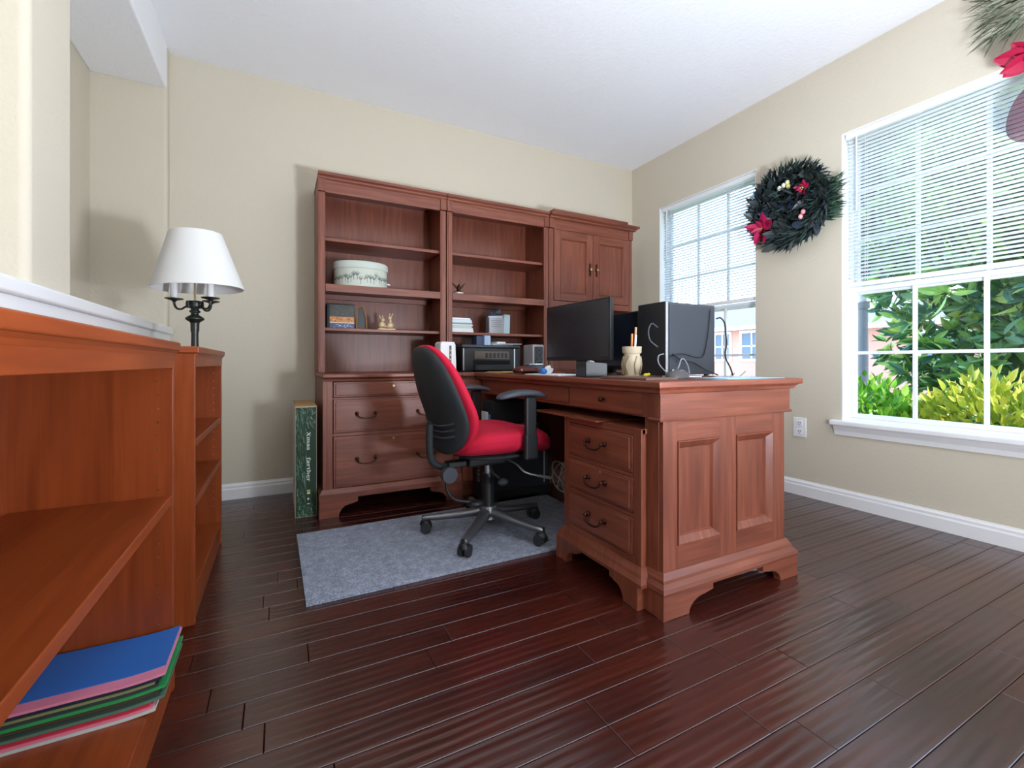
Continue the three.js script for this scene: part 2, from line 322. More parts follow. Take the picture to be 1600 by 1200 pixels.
// folders stacked on the lowest shelf
{
  const list = [['pale grey', 0xc3c8c4, 'at the very bottom'], ['pink', 0xe0758a, 'just above the pale grey one'], ['red', 0xb8293f, 'between pink and green ones'], ['green', 0x557a63, 'above the red one'], ['dark green', 0x2c4038, 'above the green one'], ['brown', 0x4b3a2b, 'under the bright green one'], ['bright green', 0x2f9a55, 'with flared end'], ['charcoal', 0x34383a, 'beneath the olive one'], ['olive', 0x86895a, 'beneath the navy one'], ['navy', 0x1b2333, 'beneath the light pink one'], ['light pink', 0xe48aa6, 'directly under the blue one'], ['blue', 0x2a6fc4, 'on top of the stack']];
  let y = 0.1025;
  list.forEach(([n, c, w], k) => {
    const top = k === 11, th = top ? 0.0016 : rr(0.0042, 0.006), wz = top ? 0.168 : 0.205 - k * 0.0015, zc = top ? -1.326 : -1.29 - k * 0.0018, x1 = -0.232 + rr(-0.012, 0.014), x0 = x1 - rr(0.285, 0.3);
    const nx = 14, g = new THREE.BoxGeometry(x1 - x0, th, wz, nx, 1, 1), p = g.attributes.position;
    for (let i = 0; i < p.count; i++) { const e = Math.max(0, (p.getX(i) + (x0 + x1) / 2 + 0.31) / 0.08); p.setY(i, p.getY(i) + e * e * 0.006); }
    g.computeVertexNormals();
    const f = single('folder', std({ color: c, roughness: 0.6 }), g.translate((x0 + x1) / 2, y + th / 2, zc), `${n} paper folder ${w} in the bookcase stack`, 'folder', [(x0 + x1) / 2, y, zc], 'folders stacked in the bookcase');
    y += th + 0.0002;
  });
}

// ---------------------------------------------------------------- table lamp
{
  const k87 = 0.87, t = thing('table_lamp', 'candelabra table lamp with white cone shade and three candle sleeves', 'lamp', [0, 0, 0]);
  part(t, 'base', M.iron, L([[0.0001, 0], [0.07, 0], [0.07, 0.005], [0.03, 0.01], [0.018, 0.016], [0.0001, 0.018]]));
  part(t, 'stem', M.iron, L([[0.014, 0.012], [0.013, 0.09], [0.016, 0.1], [0.0165, 0.138], [0.02, 0.145], [0.034, 0.156], [0.036, 0.163], [0.03, 0.17], [0.016, 0.18], [0.014, 0.19], [0.021, 0.195], [0.021, 0.201], [0.015, 0.206], [0.015, 0.212], [0.024, 0.216], [0.028, 0.226], [0.025, 0.24], [0.028, 0.25], [0.0001, 0.254]]).scale(1, k87, 1));
  part(t, 'centre_rod', M.brass, C(0, 0.215, 0, 0.004, 0.004, 0.3, 8));
  for (let k = 0; k < 8; k++) { const a = k / 8 * Math.PI * 2; part(t, 'flute', M.iron, T([[Math.cos(a) * 0.026, 0.216, Math.sin(a) * 0.026], [Math.cos(a) * 0.03, 0.232, Math.sin(a) * 0.03], [Math.cos(a) * 0.028, 0.25, Math.sin(a) * 0.028]], 0.004, 6, 6).scale(1, k87, 1)); }
  for (const a of [2.72, 0.95, -0.55 - 0.2]) {
    const c = Math.cos(a), s = Math.sin(a), q = (r, y) => [r * c, y, -r * s];
    const arm = part(t, 'arm', M.iron, T([q(0.02, 0.226), q(0.04, 0.222), q(0.058, 0.21), q(0.076, 0.214), q(0.086, 0.232), q(0.088, 0.248)], 0.0048, 22, 8).scale(1, k87, 1));
    part(arm, 'drip_cup', M.iron, L([[0.0001, 0], [0.006, 0], [0.012, 0.006], [0.034, 0.012], [0.035, 0.015], [0.0001, 0.013]], 24).translate(0.088 * c, 0.215, -0.088 * s));
    part(arm, 'candle_sleeve', M.white, C(0.088 * c, 0.227, -0.088 * s, 0.0135, 0.0135, 0.075, 18));
  }
  const lean = (g) => g.translate(0, -0.5, 0).rotateZ(0.045).translate(0.004, 0.5, 0);
  part(t, 'lamp_shade', M.shade, lean(L([[0.171, 0.272], [0.173, 0.272], [0.1735, 0.276], [0.0995, 0.513], [0.099, 0.515], [0.097, 0.515], [0.097, 0.513], [0.1705, 0.276], [0.171, 0.272]], 64)));
  part(t, 'shade_ring', M.brass, lean(mergeGeometries([T(Array.from({ length: 24 }, (_, k) => [Math.cos(k / 24 * 6.2832) * 0.096, 0.508, Math.sin(k / 24 * 6.2832) * 0.096]), 0.002, 48, 5, true), ...[0, 1, 2].map((k) => T([[0, 0.508, 0], [Math.cos(k * 2.094) * 0.096, 0.508, Math.sin(k * 2.094) * 0.096]], 0.0018, 2, 5))].map(plain))));
  part(t, 'finial', M.brass, S(0, 0.52, 0, 0.008, 1, 1.3, 1, 10));
  t.position.set(-0.333, 0.893, -2.40);
}

// ---------------------------------------------------------------- wall unit: three hutches over base cabinets
const crownProf = (y, p = 0.02) => [[0, y - 0.06], [0.004, y - 0.06], [0.004, y - 0.045], [p * 0.5, y - 0.036], [p * 0.55, y - 0.026], [p, y - 0.016], [p, y], [-0.02, y], [-0.02, y - 0.06]];
function hutch(label, x0, x1, doors) {
  const zf = -2.93, zb = ZB + 0.005, top = 1.985, y0 = 0.78, m = M.cherry, sw = 0.042;
  const t = thing(doors ? 'door_hutch' : 'bookcase_hutch', label, doors ? 'cabinet' : 'bookcase', [(x0 + x1) / 2, y0, (zf + zb) / 2], 'hutches of the wall unit');
  for (const [a, b] of [[x0 + 0.003, x0 + 0.024], [x1 - 0.024, x1 - 0.003]]) part(t, 'side_panel', m, B(a, b, y0, top - 0.03, zb, zf - 0.018, 0.001, 1));
  for (const [a, b] of [[x0 + 0.002, x0 + sw], [x1 - sw, x1 - 0.002]]) {
    const st = part(t, 'stile', m, B(a, b, y0, 1.87, zf - 0.02, zf, 0.003, 1));
    part(st, 'bead', m, B((a + b) / 2 - 0.011, (a + b) / 2 + 0.011, y0 + 0.03, 1.85, zf - 0.002, zf + 0.004, 0.002, 1));
    part(st, 'capital', m, B(a - 0.001, b + 0.001, 1.872, 1.945, zf - 0.02, zf + 0.011, 0.003, 1));
  }
  part(t, 'back_panel', M.cherry, B(x0 + 0.02, x1 - 0.02, y0, top - 0.028, zb, zb + 0.008, 0, 1));
  part(t, 'frieze', m, B(x0 + sw, x1 - sw, 1.868, 1.93, zf - 0.02, zf + 0.0025, 0.002, 0));
  part(t, 'top_panel', m, B(x0, x1, top - 0.03, top - 0.008, zb, zf, 0.001, 0));
  part(t, 'crown', m, mould(crownProf(top, doors ? 0.045 : 0.024), [[x0 + 0.001, zb + 0.01], [x0 + 0.001, zf], [x1 - 0.001, zf], [x1 - 0.001, zb + 0.01]].slice(1, doors ? 4 : 3)));
  if (!doors) {
    part(t, 'shelf', m, B(x0 + 0.024, x1 - 0.024, 1.585, 1.605, zb + 0.008, zf - 0.03, 0.002, 0));
    part(t, 'shelf', m, B(x0 + 0.024, x1 - 0.024, 1.037, 1.055, zb + 0.008, zf - 0.03, 0.002, 0));
  }
  const fs = part(t, 'fixed_shelf', m, B(x0 + 0.024, x1 - 0.024, 1.298, 1.318, zb + 0.008, zf - 0.004, 0.001, 0));
  part(fs, 'shelf_rail', m, B(x0 + sw, x1 - sw, 1.272, 1.319, zf - 0.018, zf + 0.002, 0.003, 0));
  part(fs, 'light_strip', m, B(x0 + 0.05, x1 - 0.05, 1.262, 1.296, zb + 0.02, zb + 0.045, 0.002, 0));
  if (doors) {
    const xm = (x0 + x1) / 2, y1 = 1.865, yb = 1.322;
    for (const [a, b, hx] of [[x0 + sw + 0.002, xm - 0.002, -1], [xm + 0.002, x1 - sw - 0.002, 1]]) {
      const r = 0.058, d = part(t, 'door', m, [B(a, a + r, yb, y1, zf - 0.016, zf + 0.006, 0.002, 1), B(b - r, b, yb, y1, zf - 0.016, zf + 0.006, 0.002, 1), B(a + r, b - r, y1 - r, y1, zf - 0.016, zf + 0.006, 0.002, 0), B(a + r, b - r, yb, yb + r, zf - 0.016, zf + 0.006, 0.002, 0)]);
      part(d, 'door_panel', m, B(a + r - 0.004, b - r + 0.004, yb + r - 0.004, y1 - r + 0.004, zf - 0.014, zf - 0.006, 0, 1));
      part(d, 'panel_moulding', m, mould([[0, zf - 0.008], [0.014, zf - 0.008], [0.01, zf + 0.002], [0.004, zf + 0.009], [0, zf + 0.009]], [[a + r, -(yb + r)], [a + r, -(y1 - r)], [b - r, -(y1 - r)], [b - r, -(yb + r)]], true).rotateX(Math.PI / 2).applyMatrix4(new THREE.Matrix4().makeScale(1, 1, 1)));
      const kx = hx < 0 ? b - 0.03 : a + 0.03, ky = (yb + y1) / 2 - 0.01;
      const pl = part(d, 'escutcheon', M.bronze, [prism([[0, -0.055], [0.01, -0.04], [0.006, -0.02], [0.013, 0], [0.006, 0.02], [0.01, 0.04], [0, 0.055], [-0.01, 0.04], [-0.006, 0.02], [-0.013, 0], [-0.006, -0.02], [-0.01, -0.04]], 0.004, 0.001).translate(kx, ky, zf + 0.008)]);
      part(pl, 'knob', M.brass, knobAt([kx, ky, zf + 0.009], 0, 0.012));
    }
    part(t, 'cornice_block', m, [B(x0 + 0.03, x1 - 0.06, top, top + 0.032, zb + 0.03, zf + 0.02, 0.006, 0)]);
  }
  return t;
}
hutch('open bookcase hutch holding the oval hat box over the file cabinet', 0.2, 1.004, false);
hutch('open bookcase hutch with papers and printer, beside the paneled doors', 1.006, 1.82, false);
hutch('cabinet hutch with two paneled doors beside the window corner', 1.822, 2.65, true);

// base cabinets
{
  const zf = -2.636, zb = ZB + 0.02, m = M.cherry;
  const t = thing('file_cabinet', 'cherry lateral file cabinet with two wide drawers and bracket feet', 'cabinet', [0.6, 0, -2.95]);
  const x0 = 0.205, x1 = 1.0;
  part(t, 'carcass', m, [B(x0, x0 + 0.022, 0.09, 0.755, zb, zf, 0.001, 1), B(x1 - 0.022, x1, 0.09, 0.755, zb, zf, 0.001, 1), B(x0 + 0.022, x1 - 0.022, 0.12, 0.75, zb, zb + 0.01, 0, 0), B(x0 + 0.022, x1 - 0.022, 0.13, 0.15, zb, zf - 0.004, 0, 0),
    B(x0 + 0.02, x0 + 0.05, 0.14, 0.75, zf - 0.02, zf + 0.001, 0.002, 1), B(x1 - 0.05, x1 - 0.02, 0.14, 0.75, zf - 0.02, zf + 0.001, 0.002, 1), B(x0 + 0.05, x1 - 0.05, 0.436, 0.454, zf - 0.02, zf, 0.001, 0), B(x0 + 0.05, x1 - 0.05, 0.638, 0.648, zf - 0.02, zf, 0.001, 0)]);
  part(t, 'top', m, [B(x0 - 0.004, x1, 0.757, 0.779, zb - 0.01, zf + 0.022, 0.006, 0)]);
  part(t, 'top_moulding', m, mould([[0, 0.738], [0.006, 0.738], [0.009, 0.75], [0.018, 0.757], [0, 0.757]], [[x0, zf], [x1, zf]]));
  for (const [a, b, kind] of [[0.156, 0.434, 1], [0.456, 0.637, 1], [0.65, 0.735, 0]]) {
    const d = part(t, 'drawer', m, [B(x0 + 0.053, x1 - 0.053, a, b, zf - 0.3, zf + 0.003, 0.003, 0), B(x0 + 0.064, x1 - 0.064, a + 0.01, b - 0.01, zf, zf + 0.007, 0.003, 0)]);
    if (kind) for (const k of [0.25, 0.75]) part(d, 'handle', M.bronze, bailAt(0.1, [x0 + 0.055 + (x1 - x0 - 0.11) * k, (a + b) / 2 + 0.012, zf + 0.006], 0));
    if (!kind || b < 0.5) part(d, 'lock', M.brass, C(0, 0, 0, 0.007, 0.007, 0.005, 12).rotateX(Math.PI / 2).translate((x0 + x1) / 2 - 0.02, b - 0.026, zf + 0.007));
  }
  part(t, 'base_moulding', m, mould([[0, 0.1], [0.02, 0.1], [0.02, 0.128], [0.014, 0.136], [0.005, 0.15], [0, 0.154]], [[x0, zb], [x0, zf], [x1, zf]]));
  for (const [x, s] of [[x0 - 0.02, 1], [x1 + 0.002, -1]]) part(t, 'bracket_foot', m, footAt(x, zf + 0.02, s, -1, 0.2, 0.102));
  part(t, 'rear_foot', m, [B(x0, x0 + 0.08, 0, 0.1, zb, zb + 0.03, 0.001, 0)]); part(t, 'rear_foot', m, [B(x1 - 0.08, x1, 0, 0.1, zb, zb + 0.03, 0.001, 0)]);

  for (const [xa, xb, label] of [[1.006, 1.82, 'cherry base cabinet with paired doors under the open hutch and desk end'], [1.822, 2.65, 'cherry base cabinet with paired doors under the paneled hutch']]) {
    const c = thing('base_cabinet', label, 'cabinet', [(xa + xb) / 2, 0, -2.95], 'base cabinets of the wall unit'), f = zf;
    part(c, 'carcass', m, [B(xa, xb, 0.08, 0.755, zb, f - 0.022, 0.001, 1)]);
    part(c, 'top', m, B(xa, xb, 0.757, 0.779, zb - 0.01, f + 0.004, 0.003, 0));
    part(c, 'plinth', m, B(xa + 0.02, xb - 0.02, 0, 0.08, zb, f - 0.05, 0.001, 0));
    const xm = (xa + xb) / 2;
    for (const [a, b] of [[xa + 0.004, xm - 0.002], [xm + 0.002, xb - 0.004]]) { const d = part(c, 'door', m, [B(a, b, 0.1, 0.735, f - 0.021, f - 0.003, 0.003, 1)]); part(d, 'knob', M.bronze, knobAt([a === xa + 0.004 ? b - 0.03 : a + 0.03, 0.6, f - 0.003], 0)); }
  }
}

// ---------------------------------------------------------------- executive desk
{
  const m = M.cherry, zn = -1.1, zfar = -2.63, t = thing('executive_desk', 'cherry executive desk with paneled end, drawer pedestal and bracket feet', 'desk', [1.46, 0, -1.86]);
  const xa = 1.13, xb = 1.785;
  part(t, 'desktop', m, [B(1.085, 1.862, 0.757, 0.779, zfar, zn + 0.028, 0.005, 2)]);
  part(t, 'top_moulding', m, mould([[0, 0.736], [0.012, 0.74], [0.016, 0.75], [0.026, 0.758], [0, 0.758]], [[1.113, zfar], [1.113, zn], [xb + 0.03, zn], [xb + 0.03, zfar]]));
  // near end: frieze and framed panels
  part(t, 'end_frieze', m, B(xa - 0.015, xb + 0.03, 0.653, 0.758, zn - 0.02, zn + 0.002, 0.002, 0));
  part(t, 'frieze_bead', m, mould([[0, 0.644], [0.006, 0.646], [0.007, 0.651], [0.003, 0.656], [0, 0.657]], [[xa - 0.015, zn - 0.05], [xa - 0.015, zn], [xb + 0.03, zn], [xb + 0.03, zn - 0.05]]));
  const pz0 = zn - 0.022, pz1 = zn - 0.002, pan = [[1.196, 1.41], [1.496, 1.71]], py0 = 0.222, py1 = 0.575;
  part(t, 'end_frame', m, [B(xa, pan[0][0], 0.13, 0.65, pz0, pz1, 0.001, 1), B(pan[0][1], pan[1][0], 0.13, 0.65, pz0, pz1, 0.001, 1), B(pan[1][1], xb, 0.13, 0.65, pz0, pz1, 0.001, 1)]);
  for (const [a, b] of pan) {
    part(t, 'end_rail', m, B(a, b, 0.13, py0, pz0, pz1, 0.001, 0)); part(t, 'end_rail', m, B(a, b, py1, 0.65, pz0, pz1, 0.001, 0));
    const p = part(t, 'inset_panel', m, B(a - 0.003, b + 0.003, py0 - 0.003, py1 + 0.003, pz0 - 0.012, pz0 - 0.001, 0, 1));
    part(p, 'panel_moulding', m, mould([[0, zn - 0.024], [0.03, zn - 0.024], [0.024, zn - 0.014], [0.012, zn - 0.004], [0.004, zn + 0.003], [0, zn + 0.003]], [[a, -py0], [a, -py1], [b, -py1], [b, -py0]], true).rotateX(Math.PI / 2));
  }
  part(t, 'base_moulding', m, mould([[-0.02, 0.078], [0.028, 0.078], [0.03, 0.088], [0.026, 0.1], [0.014, 0.112], [0.012, 0.122], [0.004, 0.136], [0, 0.142], [-0.02, 0.142]], [[xa, zn - 0.09], [xa, zn], [xb + 0.01, zn], [xb + 0.01, zn - 0.3]]));
  part(t, 'bracket_foot', m, footAt(xa - 0.028, zn + 0.028, 1, -1, 0.235, 0.08)); part(t, 'bracket_foot', m, footAt(xb + 0.038, zn + 0.028, -1, -1, 0.215, 0.08));
  part(t, 'corner_post', m, B(xa - 0.002, xa + 0.03, 0.13, 0.655, zn - 0.085, zn - 0.02, 0.002, 1));
  // visitor side and far end
  part(t, 'modesty_panel', m, B(xb - 0.02, xb, 0.09, 0.757, zfar, zn - 0.022, 0.001, 2));
  part(t, 'corbel', m, prism([[0, 0.64], [0.03, 0.64], [0.034, 0.68], [0.045, 0.72], [0.07, 0.745], [0.07, 0.757], [0, 0.757]], 0.03, 0.002).translate(xb + 0.005, 0, zn - 0.05));
  part(t, 'far_leg_panel', m, B(xa + 0.42, xb - 0.02, 0.02, 0.757, zfar, zfar + 0.02, 0.001, 1));
  // front frieze
  part(t, 'front_frieze', m, [B(xa - 0.015, xa + 0.008, 0.652, 0.757, zn - 0.085, zn - 0.0205, 0.002, 1), B(xa + 0.004, xa + 0.02, 0.65, 0.757, zfar, zn - 0.08, 0.001, 2)]);
  const fd = part(t, 'frieze_drawer', m, [B(xa - 0.01, xa + 0.2, 0.656, 0.742, -1.635, -1.188, 0.003, 2)]); part(fd, 'knob', M.bronze, knobAt([xa - 0.01, 0.7, -1.4], -Math.PI / 2));
  part(t, 'centre_drawer', m, B(xa - 0.004, xa + 0.2, 0.664, 0.742, -2.35, -1.65, 0.003, 2));
  // drawer pedestal
  const px = 1.1, pa = -1.642, pb = -1.172;
  part(t, 'pedestal', m, [B(px + 0.004, xb - 0.03, 0.11, 0.612, pa + 0.004, pa + 0.024, 0.001, 1), B(px + 0.004, xb - 0.03, 0.11, 0.612, pb - 0.024, pb - 0.004, 0.001, 1), B(px + 0.006, xb - 0.03, 0.594, 0.612, pa, pb, 0.001, 2), B(px + 0.006, xb - 0.03, 0.11, 0.13, pa, pb, 0.001, 2),
    B(px, px + 0.02, 0.11, 0.612, pa, pa + 0.036, 0.002, 1), B(px, px + 0.02, 0.11, 0.612, pb - 0.04, pb, 0.002, 1), ...[[0.588, 0.612], [0.438, 0.452], [0.298, 0.312], [0.11, 0.158]].map(([p, q]) => B(px, px + 0.02, p, q, pa + 0.036, pb - 0.04, 0.001, 2))]);
  for (const [a, b] of [[0.454, 0.586], [0.314, 0.436], [0.16, 0.296]]) {
    const d = part(t, 'drawer', m, [B(px - 0.002, px + 0.4, a, b, pa + 0.038, pb - 0.042, 0.003, 2), B(px - 0.007, px, a + 0.01, b - 0.01, pa + 0.05, pb - 0.054, 0.003, 2)]);
    part(d, 'handle', M.bronze, bailAt(0.1, [px - 0.006, (a + b) / 2 + 0.012, (pa + pb) / 2], -Math.PI / 2));
    if (a > 0.3 && a < 0.4) part(d, 'lock', M.brass, C(0, 0, 0, 0.006, 0.006, 0.004, 12).rotateZ(Math.PI / 2).translate(px - 0.004, b - 0.015, (pa + pb) / 2 + 0.02));
  }
  part(t, 'pedestal_base', m, mould([[-0.02, 0.08], [0.026, 0.08], [0.026, 0.092], [0.016, 0.108], [0.012, 0.118], [0.003, 0.132], [0, 0.138], [-0.02, 0.138]], [[xb - 0.05, pa], [px, pa], [px, pb], [px + 0.03, pb]]));
  part(t, 'pedestal_foot', m, footAt(px - 0.026, pa - 0.026, 1, 1, 0.15, 0.082)); part(t, 'pedestal_foot', m, footAt(px - 0.026, pb + 0.01, 1, -1, 0.15, 0.082));
}

// ---------------------------------------------------------------- rug and chair
{
  const fuzz = tex(512, 512, (u, v) => { const n = noise(u * 120, v * 120, 120, 120, 71) * 0.6 + noise(u * 30, v * 30, 30, 30, 72) * 0.4, k = 0.8 + 0.36 * n; return [152 * k, 159 * k, 175 * k]; }, true, 0.7, 0.7);
  const fb = tex(512, 512, (u, v) => grey(0.7 * noise(u * 160, v * 160, 160, 160, 73) + 0.3 * noise(u * 40, v * 40, 40, 40, 74)), false, 0.7, 0.7);
  const g = new THREE.BoxGeometry(1.42, 0.012, 0.71, 60, 1, 30); { const p = g.attributes.position; for (let i = 0; i < p.count; i++) if (p.getY(i) > 0) p.setY(i, 0.006 + (noise(p.getX(i) * 6 + 9, p.getZ(i) * 6 + 9, 64, 64, 5) - 0.5) * 0.002); g.computeVertexNormals(); }
  const rug = single('carpet_mat', std({ map: fuzz, bumpMap: fb, bumpScale: 0.006, roughness: 1 }), uvm(g, 0).rotateY(0.012).translate(0.785, 0.0065, -2.065), 'light grey carpet mat lying under the red office chair', 'rug', [0.785, 0, -2.065]);
}
{
  const t = thing('office_chair', 'red fabric swivel office chair with black shell, armrests and five casters', 'chair', [0, 0, 0]), fl = 0.0142, turn = 5 * Math.PI / 180;
  // star base (world bearings), then turned back by the chair's own turn
  const hub = part(t, 'base_hub', M.steel, [C(0, 0.085, 0, 0.042, 0.05, 0.06, 24)]);
  for (let k = 0; k < 5; k++) {
    const a = (-11 + 72 * k) * Math.PI / 180 + turn, R = 0.315, n = 10, pos = [], idx = [];
    for (let i = 0; i <= n; i++) {
      const u = i / n, r = 0.03 + (R - 0.03) * u, y = 0.118 - 0.034 * u - 0.004 * Math.sin(u * 3.1), w = 0.03 - 0.011 * u, h = 0.019 - 0.008 * u;
      for (const [cz, cy] of [[-1, -0.8], [-0.75, 0.5], [-0.3, 1], [0.3, 1], [0.75, 0.5], [1, -0.8]]) pos.push(r, y + cy * h, cz * w);
    }
    for (let i = 0; i < n; i++) for (let j = 0; j < 6; j++) { const q = i * 6 + j, e = i * 6 + (j + 1) % 6; idx.push(q, e, q + 6, e, e + 6, q + 6); }
    const b = n * 6; for (let j = 1; j < 5; j++) idx.push(b, b + j, b + j + 1);
    let g = new THREE.BufferGeometry(); g.setAttribute('position', new THREE.Float32BufferAttribute(pos, 3)); g.setAttribute('uv', new THREE.Float32BufferAttribute(new Array(pos.length / 3 * 2).fill(0), 2)); g.setIndex(idx); g.computeVertexNormals();
    part(t, 'base_leg', M.steel, g.rotateY(-a));
    const c = part(t, 'caster', M.black, mergeGeometries([C(R - 0.004, 0.05, 0, 0.009, 0.009, 0.045, 10), new THREE.SphereGeometry(0.03, 16, 10, 0, Math.PI * 2, 0, 1.5).scale(0.95, 1, 0.85).translate(R - 0.012, 0.036 + fl, 0)].map(plain)).rotateY(-a));
    for (const s of [-1, 1]) part(c, 'wheel', M.blackSoft, new THREE.CylinderGeometry(0.0255, 0.0255, 0.018, 20).rotateX(Math.PI / 2).translate(R - 0.016, 0.0257 + fl, s * 0.0165).rotateY(-a));
  }
  part(t, 'column_cover', M.black, [C(0, 0.1, 0, 0.031, 0.034, 0.15, 24), C(0, 0.25, 0, 0.028, 0.03, 0.05, 24)]);
  part(t, 'gas_cylinder', M.silver, C(0, 0.29, 0, 0.0145, 0.0145, 0.1, 16));
  part(t, 'tilt_mechanism', M.black, [B(-0.13, 0.11, 0.35, 0.395, -0.06, 0.06, 0.012), B(-0.22, -0.1, 0.352, 0.38, -0.03, 0.03, 0.006)]);
  part(t, 'lever', M.silver, [T([[0.07, 0.372, 0.05], [0.075, 0.36, 0.15], [0.085, 0.335, 0.2], [0.16, 0.31, 0.23], [0.2, 0.3, 0.235]], 0.0045, 24, 8), T([[0.15, 0.3135, 0.226], [0.21, 0.297, 0.236]], 0.007, 4, 8)]);
  part(t, 'paddle_lever', M.blackSoft, [T([[-0.02, 0.36, 0.06], [-0.03, 0.33, 0.1], [-0.015, 0.305, 0.14]], 0.006, 16, 8), S(-0.005, 0.29, 0.155, 0.03, 0.9, 0.55, 0.6, 14)]);
  part(t, 'back_bracket', M.blackSoft, [T([[-0.16, 0.365, 0], [-0.24, 0.36, 0], [-0.285, 0.385, 0], [-0.3, 0.44, 0], [-0.3, 0.56, 0]], 0.017, 28, 10)]);
  part(t, 'tension_knob', M.darkGrey, [C(0, 0, 0, 0.036, 0.036, 0.03, 24).rotateX(Math.PI / 2).translate(-0.235, 0.335, 0.05), C(0, 0, 0, 0.012, 0.012, 0.05, 12).rotateX(Math.PI / 2).translate(-0.235, 0.335, 0.0)]);
  part(t, 'tilt_handle', M.black, [T([[-0.235, 0.33, 0.03], [-0.236, 0.26, 0.05], [-0.215, 0.225, 0.075], [-0.14, 0.205, 0.1]], 0.007, 24, 8), S(-0.115, 0.198, 0.108, 0.04, 1, 0.45, 0.7, 14)]);
  // seat
  const so = superell(0.25, 0.24, 3.2);
  const seatBend = (a, b) => -0.045 * Math.pow(Math.max(0, (a - 0.08) / 0.155), 2) + 0.012 * Math.pow(Math.abs(b) / 0.24, 2) - 0.02 * Math.pow(Math.max(0, (-a - 0.12) / 0.115), 2);
  part(t, 'seat_cushion', M.red, cushion(so, 0.055, 0.072, 3.2, seatBend).rotateX(-Math.PI / 2).translate(0.035, 0.482, 0));
  part(t, 'seat_pan', M.blackSoft, cushion(superell(0.205, 0.21, 3), 0.012, 0.018, 3, (a) => -0.02 * Math.pow(Math.max(0, (a - 0.08) / 0.125), 2)).rotateX(-Math.PI / 2).translate(0.02, 0.415, 0));
  // backrest: an egg-like outline, cushion in front and shell behind
  const bo = (th) => { const c = Math.cos(th), s = Math.sin(th), h = s > 0 ? 0.275 : 0.235, w = 0.218 - 0.028 * s; return [w * Math.sign(c) * Math.pow(Math.abs(c), 2 / 2.6), h * Math.sign(s) * Math.pow(Math.abs(s), 2 / 2.4)]; };
  const lumbar = (a, b) => 0.03 * Math.exp(-Math.pow((b + 0.1) / 0.12, 2)) - 0.02 * Math.pow(b / 0.27, 2) + 0.035 * Math.pow(a / 0.2, 2);
  const tilt = (g) => g.rotateY(Math.PI / 2).rotateZ(0.2).translate(-0.262, 0.655, 0);
  part(t, 'backrest_cushion', M.red, tilt(cushion(bo, 0.05, 0.02, 2.8, lumbar)));
  const shell = part(t, 'backrest_shell', M.blackSoft, tilt(cushion((th) => bo(th).map((q) => q * 0.985), 0.004, 0.04, 2.6, (a, b) => lumbar(a, b) * 0.8 - 0.018)));
  for (const [k, b0] of [-0.075, -0.103, -0.131].entries()) {
    const pts = []; for (let i = -8; i <= 8; i++) { const a = i / 8 * (0.165 - k * 0.004), b = b0 - 0.02 * (1 - Math.pow(a / 0.17, 2)), [ox, oy] = [a / 0.222, b / 0.235]; const r = Math.min(0.98, Math.pow(Math.pow(Math.abs(ox), 2.6) + Math.pow(Math.abs(oy), 2.4), 1 / 2.5)); pts.push([a, b, -0.04 * Math.pow(1 - Math.pow(r, 2.6), 1 / 2.6) + lumbar(a, b) * 0.8 - 0.019]); }
    part(shell, 'shell_ridge', M.slate, tilt(T(pts, 0.0042, 32, 6)));
  }
  // armrests
  for (const s of [-1, 1]) {
    const arm = part(t, 'armrest_post', M.black, [B(0.045, 0.105, 0.43, 0.69, s * 0.262 - 0.012, s * 0.262 + 0.012, 0.01), B(0.05, 0.1, 0.405, 0.425, s > 0 ? 0.06 : -0.262, s > 0 ? 0.262 : -0.06, 0.006), B(0.04, 0.11, 0.405, 0.52, s * 0.262 - 0.016, s * 0.262 + 0.016, 0.01)]);
    part(arm, 'armrest_pad', M.darkGrey, cushion(superell(0.128, 0.043, 2.8), 0.016, 0.014, 3, (a) => -0.02 * Math.pow(a / 0.128, 2)).rotateX(-Math.PI / 2).translate(0.03, 0.706, s * 0.262));
  }
  t.rotation.y = turn; t.position.set(0.906, 0, -2.025);
}

